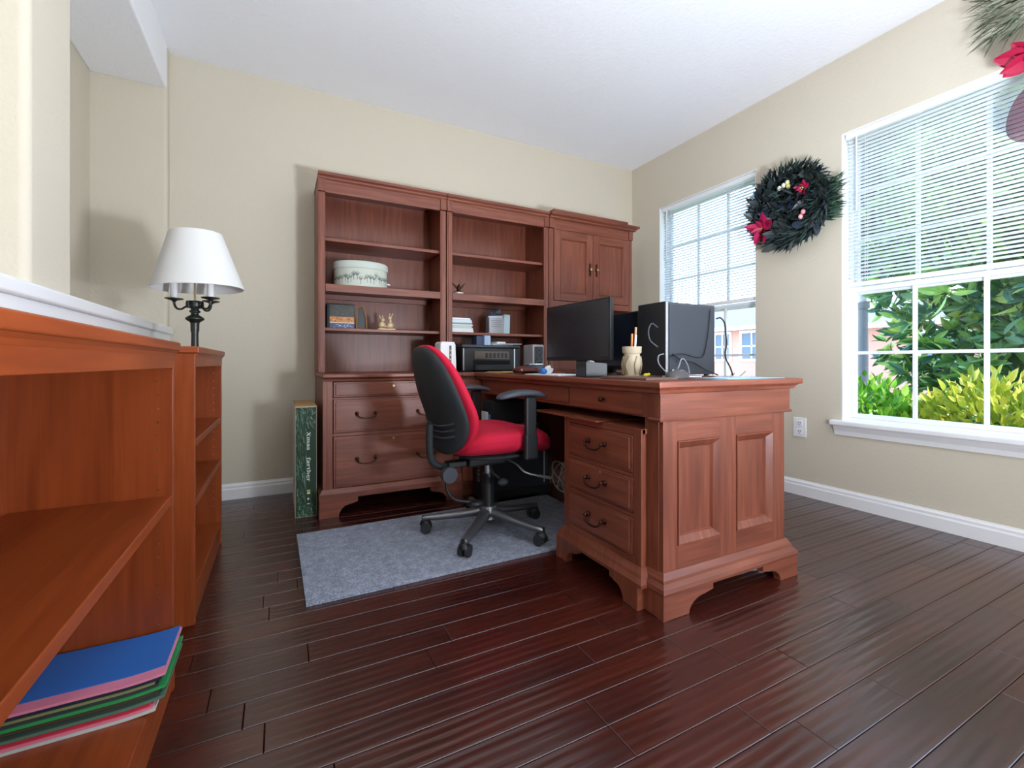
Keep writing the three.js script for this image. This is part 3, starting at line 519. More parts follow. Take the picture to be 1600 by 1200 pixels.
// ---------------------------------------------------------------- window blinds
const slatGeo = (() => {      // a shallow curved slat, 25 mm deep, along z
  const n = 4, w = 0.025, l = 0.86, P = [], q = (a, b, c, d) => P.push(...a, ...b, ...c, ...a, ...c, ...d);
  const at = (i, off) => [(i / n - 0.5) * w, off + 0.0022 * (1 - Math.pow(2 * i / n - 1, 2))];
  for (let i = 0; i < n; i++) for (const o of [0.0006, 0]) {
    const a = at(i, o), b = at(i + 1, o), A = [a[0], a[1], -l / 2], Bq = [b[0], b[1], -l / 2], Cq = [b[0], b[1], l / 2], D = [a[0], a[1], l / 2];
    o ? q(A, D, Cq, Bq) : q(A, Bq, Cq, D);
  }
  const g = new THREE.BufferGeometry(); g.setAttribute('position', new THREE.Float32BufferAttribute(P, 3)); g.computeVertexNormals(); return uvm(g, 2);
})();
for (const [z0, z1, label, tilt] of [[-2.92, -2.02, 'white mini blind half lowered behind the computer tower, letting daylight through', 0.16], [-1.48, -0.58, 'white mini blind half lowered over the leafy garden window', 0.32]]) {
  const zc = (z0 + z1) / 2, x = 2.985, t = thing('window_blind', label, 'blind', [x, 2.184, zc], 'mini blinds');
  part(t, 'headrail', M.vinyl, B(x - 0.02, x + 0.02, 2.152, 2.184, z0 + 0.012, z1 - 0.012, 0.003));
  const top = 2.14, bot = 1.315, n = Math.round((top - bot) / 0.0212);
  for (let k = 0; k < n; k++) {
    const m = new THREE.Mesh(slatGeo, M.slat); m.name = 'slat'; m.castShadow = m.receiveShadow = true;
    m.position.set(0, top - (k + 0.3) * (top - bot) / n - 2.184, 0); m.rotation.z = -tilt; t.add(m);
  }
  part(t, 'bottom_rail', M.vinyl, B(x - 0.0145, x + 0.0145, 1.282, 1.308, z0 + 0.018, z1 - 0.018, 0.004));
  for (const dz of [-0.34, 0.34]) part(t, 'ladder_cord', M.vinyl, [C(x - 0.0135, 1.3, zc + dz, 0.001, 0.001, 0.86, 5), C(x + 0.0135, 1.3, zc + dz, 0.001, 0.001, 0.86, 5)]);
  part(t, 'tilt_wand', M.vinyl, C(x - 0.022, 1.72, z0 + 0.07, 0.004, 0.004, 0.44, 6));
}

// ---------------------------------------------------------------- wall outlet
{
  const z = -1.72, y = 0.43, t = thing('wall_outlet', 'white double power outlet on the beige wall below the wreath', 'outlet', [XR, y, z]);
  part(t, 'cover_plate', M.white, B(XR - 0.006, XR + 0.001, y - 0.062, y + 0.062, z - 0.04, z + 0.04, 0.003));
  for (const s of [-1, 1]) { const r = part(t, 'receptacle', M.white, B(XR - 0.009, XR - 0.004, y + s * 0.027 - 0.018, y + s * 0.027 + 0.018, z - 0.018, z + 0.018, 0.002)); for (const [dz, w] of [[-0.006, 0.0016], [0.006, 0.0016]]) part(r, 'slot', M.black, B(XR - 0.0094, XR - 0.0085, y + s * 0.027 - 0.002, y + s * 0.027 + 0.008, z + dz - w, z + dz + w, 0)); part(r, 'slot', M.black, C(0, 0, 0, 0.003, 0.003, 0.001, 8).rotateZ(Math.PI / 2).translate(XR - 0.0085, y + s * 0.027 - 0.01, z)); }
  part(t, 'screw', M.silver, C(0, 0, 0, 0.003, 0.003, 0.002, 8).rotateZ(Math.PI / 2).translate(XR - 0.006, y, z));
}

// ---------------------------------------------------------------- wreath and swag
const leafBlade = (l, w, fold = 0.25, n = 5) => {      // a pointed leaf along +y with a folded midrib
  const P = [], q = (a, b, c) => P.push(...a, ...b, ...c), row = (i) => { const u = i / n, hw = w / 2 * Math.pow(Math.sin(Math.PI * Math.pow(u, 0.8)), 0.9), bend = -0.18 * l * u * u; return [[-hw, u * l, hw * fold + bend], [0, u * l, bend], [hw, u * l, hw * fold + bend]]; };
  for (let i = 0; i < n; i++) { const a = row(i), b = row(i + 1); for (const k of [0, 1]) { if (i) q(a[k], a[k + 1], b[k + 1]); else q(a[1], a[1], b[k + 1]); if (i < n - 1 || true) q(a[k], b[k + 1], b[k]); } }
  const g = new THREE.BufferGeometry(); g.setAttribute('position', new THREE.Float32BufferAttribute(P, 3)); g.computeVertexNormals();
  g.setAttribute('uv', new THREE.Float32BufferAttribute(new Float32Array(P.length / 3 * 2), 2)); return g;
};
const aim = (g, dir, roll, p) => { const q = new THREE.Quaternion().setFromUnitVectors(V(0, 1, 0), dir.clone().normalize()).multiply(new THREE.Quaternion().setFromAxisAngle(V(0, 1, 0), roll)); return g.applyQuaternion(q).translate(p.x, p.y, p.z); };
function copies(parent, name, geo, mat, list, colors) {
  const m = new THREE.InstancedMesh(geo, mat, list.length), q = new THREE.Quaternion(), r = new THREE.Quaternion(), mm = new THREE.Matrix4(), up = V(0, 1, 0);
  list.forEach(([p, d, s, roll], i) => { q.setFromUnitVectors(up, d.clone().normalize()); r.setFromAxisAngle(up, roll); mm.compose(p, q.multiply(r), V(s, s, s)); m.setMatrixAt(i, mm); m.setColorAt(i, colors[(rnd() * colors.length) | 0]); });
  m.name = name; m.userData.kind = 'stuff'; m.castShadow = m.receiveShadow = true; parent.add(m); return m;
}
const colors = (...h) => h.map((c) => new THREE.Color(c));
const tint = () => std({ color: 0xffffff, roughness: 0.6, side: THREE.DoubleSide });
const flower = (t, c, normal, r, mat) => {
  const u = V(0, 1, 0), e = V(0, 0, 1), f = part(t, 'poinsettia', col(0xd8c060), [0, 1, 2, 3].map((k) => S(c.x - 0.012 - 0.006 * (k % 2), c.y + Math.cos(k * 1.7) * 0.007, c.z + Math.sin(k * 1.7) * 0.007, 0.0045, 1, 1, 1, 6)), 'crimson poinsettia flower');
  for (let k = 0; k < 9; k++) { const a = k * 2.4 + 0.3, rad = r * (k < 5 ? 1 : 0.68), d = V(-0.35 - (k < 5 ? 0 : 0.35), Math.cos(a), Math.sin(a)); part(f, 'petal', mat, aim(leafBlade(rad, rad * 0.5), d, Math.atan2(1, 0), c)); }
};
const crimson = std({ color: 0xb0124c, roughness: 0.55, side: THREE.DoubleSide });
{
  const c = V(2.905, 1.835, -1.75), R = 0.185, t = thing('christmas_wreath', 'round dark green wreath with crimson poinsettias between the two windows', 'wreath', [2.905, 1.835, -1.75]);
  part(t, 'wreath_core', col(0x18211d, 0.9), new THREE.TorusGeometry(R, 0.055, 10, 40).rotateY(Math.PI / 2).translate(c.x, c.y, c.z));
  const list = [], mk = (spread) => { const a = rr(0, 6.2832), b = rr(0, 6.2832), rad = V(0, Math.cos(a), Math.sin(a)), out = V(-Math.abs(Math.cos(b)) * 0.9 - 0.05, 0, 0).addScaledVector(rad, Math.sin(b)), tan = V(0, -Math.sin(a), Math.cos(a)); const p = rad.clone().multiplyScalar(R).addScaledVector(out, 0.05); const d = out.clone().addScaledVector(tan, rr(0.2, 1.3)).addScaledVector(V(rr(-1, 0.1), rr(-1, 1), rr(-1, 1)), spread); if (d.x > 0.1) d.x = 0.05; return [p, d, rr(0.7, 1.2), rr(0, 6.28)]; };
  for (let k = 0; k < 1500; k++) list.push(mk(0.35));
  for (let k = 0; k < 420; k++) { const a = rr(0, 6.2832), q = R * 0.85 * Math.sqrt(rnd()); list.push([V(rr(-0.06, -0.01), Math.cos(a) * q, Math.sin(a) * q), V(rr(-0.7, -0.1), rr(-1, 1), rr(-1, 1)), rr(0.9, 1.4), rr(0, 6.28)]); }
  copies(t, 'pine_needles', leafBlade(0.07, 0.011, 0.3, 3), tint(), list, colors(0x1d2b2c, 0x22352f, 0x2c4038, 0x16202a, 0x35504a, 0x3a4a4c));
  const lm = [0x262b30, 0x33383c, 0x1f2a3a, 0x414a4a].map((h) => std({ color: h, roughness: 0.45, side: THREE.DoubleSide })), lg = leafBlade(0.085, 0.045, 0.35);
  for (let k = 0; k < 90; k++) { const [p, d, s, roll] = mk(0.5); if (k < 40) { const a = rr(0, 6.2832), q = R * 0.7 * Math.sqrt(rnd()); p.set(-0.035, Math.cos(a) * q, Math.sin(a) * q); } const m = new THREE.Mesh(lg, lm[k % 4]); m.name = 'leaf'; m.position.copy(p).add(V(-0.025, 0, 0)); m.quaternion.setFromUnitVectors(V(0, 1, 0), d.normalize()).multiply(new THREE.Quaternion().setFromAxisAngle(V(0, 1, 0), roll)); m.scale.setScalar(s); m.castShadow = true; t.add(m); }
  // fir tips towards the window side
  const tips = []; for (let k = 0; k < 150; k++) { const s = rr(-0.13, 0.09), q = V(rr(-0.03, 0.01), s, R + rr(0.0, 0.07)); tips.push([q, V(rr(-0.4, 0.1), s * 2 + rr(-0.3, 0.3), 1), rr(0.8, 1.3), rr(0, 6.28)]); }
  copies(t, 'fir_tips', leafBlade(0.075, 0.01, 0.3, 3), tint(), tips, colors(0x2d4a40, 0x3b5a4a, 0x55705c));
  // silvery tuft on the left
  const tuft = []; for (let k = 0; k < 60; k++) tuft.push([V(rr(-0.06, -0.02), 0.06 + rr(-0.04, 0.05), -R - rr(0.0, 0.06)), V(rr(-0.6, 0), rr(-0.4, 0.8), -1), rr(0.5, 0.9), rr(0, 6.28)]);
  copies(t, 'silver_leaves', leafBlade(0.05, 0.018, 0.3, 3), tint(), tuft, colors(0x9a9a92, 0xb5b2a8, 0x6d7470));
  flower(t, V(2.815, 1.835 - 0.12, -1.75 - 0.13), V(-1, 0, 0), 0.115, crimson);
  flower(t, V(2.82, 1.835 + 0.062, -1.75 + 0.125), V(-1, 0, 0), 0.056, crimson);
  for (const [y, z, h] of [[0.125, 0.04, 0xd9d3a0], [0.115, 0.018, 0xe8e4cf], [0.105, -0.01, 0xd8dccf], [0.1, 0.045, 0xc9c878], [-0.085, 0.135, 0xe68f96], [-0.11, 0.12, 0xe9a3a6]]) part(t, 'berry', col(h, 0.4), S(2.8, 1.835 + y, -1.75 + z, 0.013, 1, 1.2, 1, 10));
}
{
  const c = V(2.86, 2.4, -0.70), t = thing('christmas_swag', 'pine swag with red bow and sheer ribbon hung over the window top', 'swag', [2.86, 2.4, -0.70]);
  part(t, 'swag_stem', col(0x4a3a2a), [T([[2.94, 2.42, -0.70], [2.86, 2.4, -0.70], [2.84, 2.3, -0.70]], 0.008, 10, 6), T([[2.86, 2.42, -0.76], [2.86, 2.4, -0.6]], 0.007, 6, 6)]);
  const list = []; for (let k = 0; k < 420; k++) { const a = rr(-0.12, 0.16), p = V(rr(-0.05, 0.03), rr(-0.09, 0.1), a); list.push([p, V(rr(-0.5, 0.2), -0.25 + rr(-0.3, 0.5) + p.y * 4, (a < 0.02 ? -1 : 1) * rr(0.5, 1)), rr(0.7, 1.25), rr(0, 6.28)]); }
  copies(t, 'pine_needles', leafBlade(0.09, 0.007, 0.3, 3), tint(), list, colors(0x5d6652, 0x6f7660, 0x4a503f, 0x868b76));
  const bow = std({ color: 0xa80a3c, roughness: 0.5, side: THREE.DoubleSide });
  const b = part(t, 'bow', bow, [S(2.8, 2.13, -0.69, 0.026, 1, 1, 1, 12)]);
  for (const [l, w, dy, dz] of [[0.11, 0.07, 0.25, -1], [0.11, 0.07, 0.25, 1], [0.1, 0.07, -0.6, -0.8], [0.1, 0.07, -0.6, 0.8], [0.09, 0.06, 0.9, -0.6], [0.09, 0.06, 0.9, 0.6]]) part(b, 'bow_loop', bow, [0, 1].map((k) => aim(leafBlade(l, w, 0.5), V(k ? -0.55 : -0.15, dy, dz), Math.PI * (0.5 + k), V(2.8, 2.13, -0.69))));
  part(b, 'bow_tail', bow, [prism([[-0.02, 0], [0.02, 0], [0.028, -0.16], [0, -0.14], [-0.028, -0.16]], 0.002).rotateY(Math.PI / 2).translate(2.8, 2.12, -0.675)]);
  const sheer = phy({ color: 0x5a1838, roughness: 0.8, transparent: true, opacity: 0.5, side: THREE.DoubleSide });
  part(t, 'sheer_ribbon', sheer, cushion((th) => { const cc = Math.cos(th), s = Math.sin(th); return [(0.085 - 0.03 * s) * cc, 0.13 * s]; }, 0.012, 0.012, 2.4, (a, q) => 0.008 * Math.sin(a * 70)).rotateY(-Math.PI / 2).translate(2.81, 1.9, -0.675));
}

// ---------------------------------------------------------------- carton beside the cabinet
{
  const print = canvasTex(256, 1024, (g, w, h) => {
    g.fillStyle = '#12321f'; g.fillRect(0, 0, w, h);
    for (let k = 0; k < 420; k++) { const x = rr(0, 150), y = rr(0, h), a = rr(0.7, 1.9), l = rr(20, 80), s = ['#1e4a30', '#2f6243', '#5d8a6c', '#0c2415', '#93b39a'][(rnd() * 5) | 0]; g.strokeStyle = s; g.lineWidth = rr(1, 5); g.beginPath(); g.moveTo(x, y); g.lineTo(x + Math.cos(a) * l * 0.6, y + Math.sin(a) * l); g.stroke(); }
    for (let k = 0; k < 120; k++) { const x = rr(20, 240), y = k < 60 ? rr(900, h) : rr(0, 170), a = rr(-0.5, 2.4), l = rr(15, 60); g.strokeStyle = ['#5d8a6c', '#a9c2ac', '#2f6243'][k % 3]; g.lineWidth = rr(1, 4); g.beginPath(); g.moveTo(x, y); g.lineTo(x + Math.cos(a) * l, y + Math.sin(a) * l); g.stroke(); }
    g.fillStyle = '#dfeadd'; g.save(); g.translate(138, 230); g.rotate(Math.PI / 2); g.font = 'bold 62px serif'; g.fillText('Xmas', 0, 0); g.restore();
    g.save(); g.translate(138, 470); g.rotate(Math.PI / 2); g.font = 'bold 62px serif'; g.fillText('farther', 0, 0); g.restore();
    g.fillStyle = '#d8dc9a'; g.fillRect(140, 778, 38, 40); g.fillStyle = '#1d4a2c'; g.fillRect(148, 788, 22, 8); g.fillStyle = '#dfeadd'; g.beginPath(); g.arc(155, 862, 12, 0, 6.3); g.fill(); g.fillRect(140, 905, 36, 8);
  });
  const x0 = 0.072, x1 = 0.18, z0 = -3.14, z1 = -2.70, h = 0.605, t = thing('tree_carton', 'tall carton with green pine print standing against the file cabinet', 'box', [0.126, 0, -2.92]);
  part(t, 'carton_body', col(0xc4bca6, 0.85), [B(x0, x1, 0, h - 0.004, z0, z1 - 0.002, 0.002)]);
  part(t, 'printed_face', std({ map: print, roughness: 0.55 }), new THREE.BoxGeometry(x1 - x0 - 0.006, h - 0.012, 0.002).translate((x0 + x1) / 2, h / 2 - 0.002, z1 - 0.001), 'dark green pine-branch print with white lettering');
  part(t, 'lid_flap', col(0xb08d60, 0.9), B(x0 + 0.001, x1 - 0.001, h - 0.004, h, z0 + 0.01, (z0 + z1) / 2 - 0.002, 0.001)); part(t, 'lid_flap', col(0xb08d60, 0.9), B(x0 + 0.001, x1 - 0.001, h - 0.004, h + 0.001, (z0 + z1) / 2 + 0.002, z1 - 0.003, 0.001));
}

// ---------------------------------------------------------------- things on the hutch shelves
{
  const print = canvasTex(1024, 256, (g, w, h) => {
    g.fillStyle = '#c9cec2'; g.fillRect(0, 0, w, h);
    for (let k = 0; k < 26; k++) { const x = k / 26 * w + rr(-6, 6), y = 130 + rr(-30, 30); g.strokeStyle = ['#6b7563', '#7d8676', '#5a6670'][k % 3]; g.lineWidth = 7; for (let b = 0; b < 5; b++) { const a = -Math.PI / 2 + (b - 2) * 0.6; g.beginPath(); g.moveTo(x, y + 20); g.quadraticCurveTo(x + Math.cos(a) * 20, y - 10, x + Math.cos(a) * 36, y + Math.sin(a) * 40); g.stroke(); } g.beginPath(); g.moveTo(x, y + 70); g.lineTo(x, y); g.stroke(); }
  }); print.wrapS = THREE.RepeatWrapping; print.repeat.set(2, 1);
  const cx = 0.47, cz = -3.075, y = 1.3196, t = thing('hat_box', 'pale oval hat box printed with small trees on the hutch shelf', 'box', [cx, y, cz]);
  part(t, 'box_body', std({ map: print, roughness: 0.7 }), new THREE.CylinderGeometry(0.1, 0.1, 0.125, 64, 1, false).scale(1.66, 1, 1.3).translate(cx, y + 0.0625, cz));
  part(t, 'lid', std({ color: 0xc9d0c6, roughness: 0.7 }), L([[0.0001, 0.165], [0.099, 0.163], [0.1025, 0.158], [0.1035, 0.15], [0.1035, 0.118], [0.1, 0.118], [0.1, 0.15], [0.0001, 0.155]], 64).scale(1.66, 1, 1.3).translate(cx, y, cz));
  part(t, 'ribbon_end', M.paper, T([[cx + 0.166, y + 0.045, cz + 0.01], [cx + 0.185, y + 0.04, cz + 0.012]], 0.005, 4, 6));
}
{
  const art = canvasTex(256, 256, (g, w, h) => { g.fillStyle = '#20201e'; g.fillRect(0, 0, w, h); for (let k = 0; k < 90; k++) { g.strokeStyle = ['#4a4d4b', '#6c706c', '#2c2c2c'][k % 3]; g.lineWidth = 3; const x = rr(0, w), y = rr(0, 110); g.beginPath(); g.moveTo(x, y); g.lineTo(x + rr(-20, 20), y + rr(-14, 14)); g.stroke(); } g.fillStyle = '#c47a2c'; g.fillRect(0, 128, w, 62); for (let k = 0; k < 24; k++) { g.fillStyle = ['#8a4a18', '#e6a95a', '#3a3020'][k % 3]; g.fillRect(rr(0, w), rr(132, 175), rr(6, 26), rr(6, 14)); } g.fillStyle = '#e9dcc0'; g.fillRect(0, 190, w, 8); g.fillStyle = '#2b3f70'; g.fillRect(0, 198, w, 58); for (let k = 0; k < 30; k++) { g.fillStyle = ['#8fa3cc', '#dfe6f2', '#1b2a50'][k % 3]; g.fillRect(rr(20, 220), rr(204, 244), rr(6, 26), rr(4, 8)); } });
  const y = 1.0555, z = -3.06, t = thing('shadow_box', 'dark shadow box with orange and blue bands on the lower hutch shelf', 'ornament', [0.36, y, z]);
  part(t, 'box_case', M.blackSoft, [B(0.262, 0.43, y, y + 0.16, z - 0.1, z, 0.003)]);
  part(t, 'front_picture', std({ map: art, roughness: 0.35 }), new THREE.BoxGeometry(0.148, 0.15, 0.002).translate(0.352, y + 0.079, z + 0.001));
  const f = thing('bookend', 'black arched holder with pale wooden edge beside the shadow box', 'bookend', [0.47, y, z]);
  part(f, 'frame', col(0x9a6a3c, 0.5), [T([[0.437, y + 0.002, z + 0.02], [0.44, y + 0.07, z + 0.02], [0.452, y + 0.145, z + 0.02], [0.475, y + 0.15, z + 0.02], [0.494, y + 0.09, z + 0.02], [0.5, y + 0.002, z + 0.02]], 0.0045, 28, 6), B(0.436, 0.502, y, y + 0.008, z - 0.06, z + 0.024, 0.002)]);
  part(f, 'dark_panel', M.black, prism([[0.441, 0.008], [0.497, 0.008], [0.49, 0.09], [0.474, 0.143], [0.453, 0.14], [0.444, 0.07]], 0.06, 0.002).translate(0, y, z - 0.02));
}
{
  const gold = col(0xcbb08a, 0.35, 0.25), y = 1.0555, t = thing('bunny_figurine', 'small cream and gold figurine of two rabbits on the hutch shelf', 'figurine', [0.615, y, -3.0]);
  part(t, 'plinth', gold, B(0.56, 0.672, y, y + 0.008, -3.03, -2.975, 0.003));
  for (const [x, h, s] of [[0.59, 0.062, 1], [0.643, 0.078, -1]]) { const b = part(t, 'rabbit', gold, [S(x, y + 0.03, -3.0, 0.024, 1, 1, 0.8, 14), S(x + s * 0.004, y + h, -2.998, 0.015, 1, 1, 0.9, 12), S(x + s * 0.014, y + 0.02, -2.985, 0.012, 1.3, 0.7, 0.8, 10), T([[x, y + 0.045, -3], [x + s * 0.002, y + h - 0.005, -3]], 0.011, 4, 8)]); for (const d of [-0.006, 0.006]) part(b, 'ear', gold, T([[x + d, y + h + 0.008, -3], [x + d * 1.6 - s * 0.004, y + h + 0.022, -3.0], [x + d * 1.4 - s * 0.008, y + h + 0.032, -3.002]], 0.0042, 8, 6)); }
}
{
  const br = col(0x3a1a0e, 0.25, 0.6), y = 1.3185, x = 1.125, z = -3.02, t = thing('eagle_figurine', 'small dark bronze bird with raised wings on the second hutch', 'figurine', [x, y, z]);
  part(t, 'stand', br, L([[0.0001, 0], [0.034, 0], [0.036, 0.01], [0.034, 0.022], [0.02, 0.03], [0.0001, 0.032]], 20).translate(x, y, z));
  part(t, 'name_band', col(0xd8d2c4, 0.3, 0.4), L([[0.0362, 0.008], [0.0372, 0.009], [0.0365, 0.02], [0.035, 0.021]], 20).translate(x, y, z));
  part(t, 'bird_body', br, [S(x, y + 0.048, z, 0.016, 0.9, 1.5, 0.9, 12), S(x + 0.003, y + 0.072, z + 0.004, 0.009, 1, 1, 1, 10)]);
  for (const s of [-1, 1]) part(t, 'wing', br, prism([[0, 0.045], [s * 0.012, 0.062], [s * 0.05, 0.092], [s * 0.046, 0.08], [s * 0.03, 0.058], [s * 0.014, 0.04]].map(([a, b]) => [a, b]).slice()[s > 0 ? 'reverse' : 'slice'](), 0.006, 0.001).translate(x, y, z));
}
{
  let y = 1.0555; const z = -3.075;
  [['white', 0xe4e8ea, 0.03, 1.13, 0.175], ['pale green', 0xc9d8cf, 0.014, 1.125, 0.165], ['ivory', 0xdfe0da, 0.012, 1.128, 0.17], ['grey-spined', 0x9aa6ad, 0.008, 1.124, 0.17], ['bluish white', 0xd6e2ea, 0.022, 1.122, 0.17], ['bright white', 0xeef1f2, 0.012, 1.116, 0.16]].forEach(([n, c, h, x, w], k) => {
    single('paper_stack', std({ color: c, roughness: 0.8 }), [B(x - w / 2, x + w / 2, y, y + h * 0.46, z - 0.12, z + 0.11, 0.001), B(x - w / 2 + 0.004, x + w / 2 - 0.002, y + h * 0.46, y + h, z - 0.118, z + 0.106, 0.001)], `${n} bundle of papers, number ${['one', 'two', 'three', 'four', 'five', 'six'][k]} up from the second hutch's shelf`, 'papers', [x, y, z], 'papers piled on the second hutch shelf'); y += h + 0.0003;
  });
  const y0 = 1.0555, x = 1.45, t = thing('letter_sorter', 'upright letter sorter stuffed with grey and white envelopes on the second hutch', 'letter holder', [x, y0, z]);
  part(t, 'front_sheet', col(0xb4b6bd, 0.8), B(x - 0.085, x + 0.035, y0, y0 + 0.12, z + 0.04, z + 0.055, 0.002));
  part(t, 'printed_line', col(0x6c6f78, 0.8), [0, 1, 2, 3].map((k) => B(x - 0.07, x + 0.005 + 0.01 * (k % 2), y0 + 0.05 + k * 0.015, y0 + 0.053 + k * 0.015, z + 0.0545, z + 0.0556, 0)));
  part(t, 'side_envelope', M.paleBlue, B(0, 0.05, 0, 0.145, -0.06, 0.03, 0.002).rotateZ(-0.03).translate(x + 0.035, y0 + 0.002, z + 0.02));
  part(t, 'envelope', M.paper, B(-0.06, 0.06, 0, 0.13, 0, 0.006, 0.001).rotateZ(0.08).translate(x - 0.01, y0 + 0.005, z + 0.02));
  part(t, 'envelope', col(0x34476a, 0.7), B(-0.07, 0.06, 0, 0.15, 0, 0.006, 0.001).rotateZ(-0.12).translate(x, y0 + 0.009, z));
  part(t, 'envelope', col(0x8f949c, 0.7), prism([[-0.08, 0], [0.05, 0], [0.04, 0.2], [-0.02, 0.15], [-0.075, 0.13]], 0.005).translate(x + 0.005, y0, z - 0.03));
  part(t, 'rolled_note', col(0x8a6a50, 0.6), T([[x + 0.06, y0 + 0.13, z - 0.02], [x + 0.1, y0 + 0.15, z - 0.02]], 0.01, 6, 10));
}
// printer in the lower bay of the second hutch
{
  const y = 0.7795, t = thing('printer', 'black inkjet printer with dark control panel under the second hutch shelf', 'printer', [1.315, y, -3.0]), x0 = 1.09, x1 = 1.545, z0 = -3.2, z1 = -2.86;
  part(t, 'body', M.black, [B(x0, x1, y, y + 0.165, z0, z1, 0.012)]);
  part(t, 'scanner_lid', M.darkGrey, B(x0 + 0.004, x1 - 0.004, y + 0.166, y + 0.186, z0, z1 - 0.005, 0.006));
  const p = part(t, 'control_panel', col(0x5a5048, 0.3), B(x0 + 0.09, x1 - 0.1, y + 0.085, y + 0.14, z1 - 0.004, z1 + 0.006, 0.003));
  for (let k = 0; k < 6; k++) part(p, 'button', M.black, B(x0 + 0.17 + k * 0.03, x0 + 0.19 + k * 0.03, y + 0.095, y + 0.13, z1 + 0.005, z1 + 0.009, 0.002));
  part(t, 'output_tray', M.blackSoft, B(x0 + 0.08, x1 - 0.09, y + 0.01, y + 0.045, z1 - 0.01, z1 + 0.05, 0.004));
  part(t, 'tray_slot', col(0x050506, 0.9), B(x0 + 0.08, x1 - 0.09, y + 0.048, y + 0.078, z1 - 0.002, z1 + 0.001, 0));
  part(t, 'trim_strip', M.silver, [B(x1 - 0.062, x1 - 0.052, y + 0.01, y + 0.16, z1, z1 + 0.004, 0.001)]); part(t, 'trim_strip', M.silver, B(x0 + 0.008, x0 + 0.016, y + 0.01, y + 0.16, z1 - 0.004, z1 + 0.002, 0.001));
  const by = y + 0.1865;
  single('blue_carton', col(0x3d4a68, 0.6), B(1.235, 1.285, by, by + 0.064, -3.05, -2.95, 0.002), 'small dark blue carton standing on the printer', 'box', [1.26, by, -3.0]);
  single('white_carton', col(0xa9bbd8, 0.6), B(1.287, 1.335, by, by + 0.068, -3.05, -2.93, 0.002), 'small pale blue carton standing on the printer', 'box', [1.311, by, -3.0]);
  single('loose_papers', M.paper, [B(1.34, 1.5, by, by + 0.008, -3.1, -2.9, 0.001), B(1.35, 1.56, by + 0.008, by + 0.012, -3.08, -2.88, 0.001), B(1.38, 1.45, by + 0.012, by + 0.026, -3.05, -2.92, 0.004)], 'loose white papers lying on top of the printer', 'papers', [1.42, by, -3.0]);
}
// white router and grey speaker
{
  const y = 0.7795, t = thing('cordless_base', 'white upright plastic device standing on the file cabinet', 'device', [0.945, y, -2.76]);
  part(t, 'case', M.white, [prism([[-0.056, 0], [0.056, 0], [0.05, 0.175], [0.04, 0.193], [-0.04, 0.195], [-0.05, 0.185]], 0.12, 0.004).translate(0.945, y, -2.78)]);
  part(t, 'front_groove', M.slate, B(0.952, 0.966, y + 0.02, y + 0.17, -2.722, -2.718, 0.001)); part(t, 'indicator', M.brass, [0, 1, 2, 3].map((k) => B(0.955, 0.963, y + 0.05 + k * 0.028, y + 0.06 + k * 0.028, -2.7185, -2.7165, 0)));
  const s = thing('desktop_speaker', 'grey desktop speaker with black drivers beside the printer', 'speaker', [1.63, y, -2.8]);
  part(s, 'cabinet', col(0xa3a5a8, 0.5), B(1.583, 1.675, y, y + 0.19, -2.9, -2.76, 0.008));
  part(s, 'grille', M.black, B(1.596, 1.664, y + 0.012, y + 0.176, -2.762, -2.754, 0.006));
  for (const [h, r] of [[0.05, 0.026], [0.11, 0.02], [0.15, 0.012]]) part(s, 'driver', M.slate, new THREE.TorusGeometry(r, 0.004, 8, 24).translate(1.63, y + h, -2.7535));
}
// ---------------------------------------------------------------- things on the desk
const YD = 0.7795;
function monitor(label, c, w, h, yb, turn) {
  const t = thing('computer_monitor', label, 'monitor', [0, 0, 0], 'monitors on the desk'), lift = yb - YD;
  const hs = part(t, 'housing', M.black, [B(-0.018, 0.006, lift, lift + h, -w / 2, w / 2, 0.004), B(0.004, 0.03, lift + h * 0.25, lift + h * 0.8, -w * 0.28, w * 0.28, 0.01)]);
  part(hs, 'screen', M.screen, B(-0.0195, -0.0175, lift + 0.018, lift + h - 0.008, -w / 2 + 0.008, w / 2 - 0.008, 0));
  part(t, 'neck', M.black, B(0.008, 0.03, 0.008, lift + h * 0.4, -0.03, 0.03, 0.006));
  part(t, 'foot', M.black, C(0.01, 0, 0, 0.075, 0.08, 0.01, 32).scale(0.9, 1, 1.15));
  t.position.set(c[0], YD, c[1]); t.rotation.y = turn; return t;
}
monitor('flat black monitor angled above the black desk tray, facing the chair', [1.385, -1.94], 0.52, 0.302, 0.852, 0.06);
monitor('dark flat monitor standing lower, beside the computer tower', [1.56, -1.905], 0.5, 0.285, 0.807, -0.03);
{
  const x0 = 1.52, x1 = 1.845, z1 = -1.47, z0 = -1.64, h = 0.333, t = thing('computer_tower', 'dark grey computer tower standing on the desk before the window', 'computer', [1.68, YD, -1.555]);
  part(t, 'case', M.darkGrey, [B(x0 + 0.012, x1, YD + 0.006, YD + h, z0, z1 - 0.002, 0.004)]);
  part(t, 'side_panel', col(0x2f333c, 0.55), B(x0 + 0.024, x1 - 0.012, YD + 0.016, YD + h - 0.01, z1 - 0.003, z1 + 0.002, 0.002));
  part(t, 'front_bezel', M.black, B(x0, x0 + 0.014, YD + 0.004, YD + h + 0.002, z0 - 0.002, z1, 0.004));
  part(t, 'edge_strip', M.silver, B(x0 + 0.001, x0 + 0.013, YD + 0.02, YD + h, z1 - 0.001, z1 + 0.004, 0.001));
  for (const [x, z] of [[x0 + 0.04, z0 + 0.02], [x1 - 0.04, z0 + 0.02], [x0 + 0.04, z1 - 0.02], [x1 - 0.04, z1 - 0.02]]) part(t, 'rubber_foot', M.black, C(x, YD, z, 0.01, 0.01, 0.007, 10));
}
const cable = (label, pts, r, mat = M.black) => single('cable', mat, T(pts, r, 60, 6), label, 'cable', pts[0]);
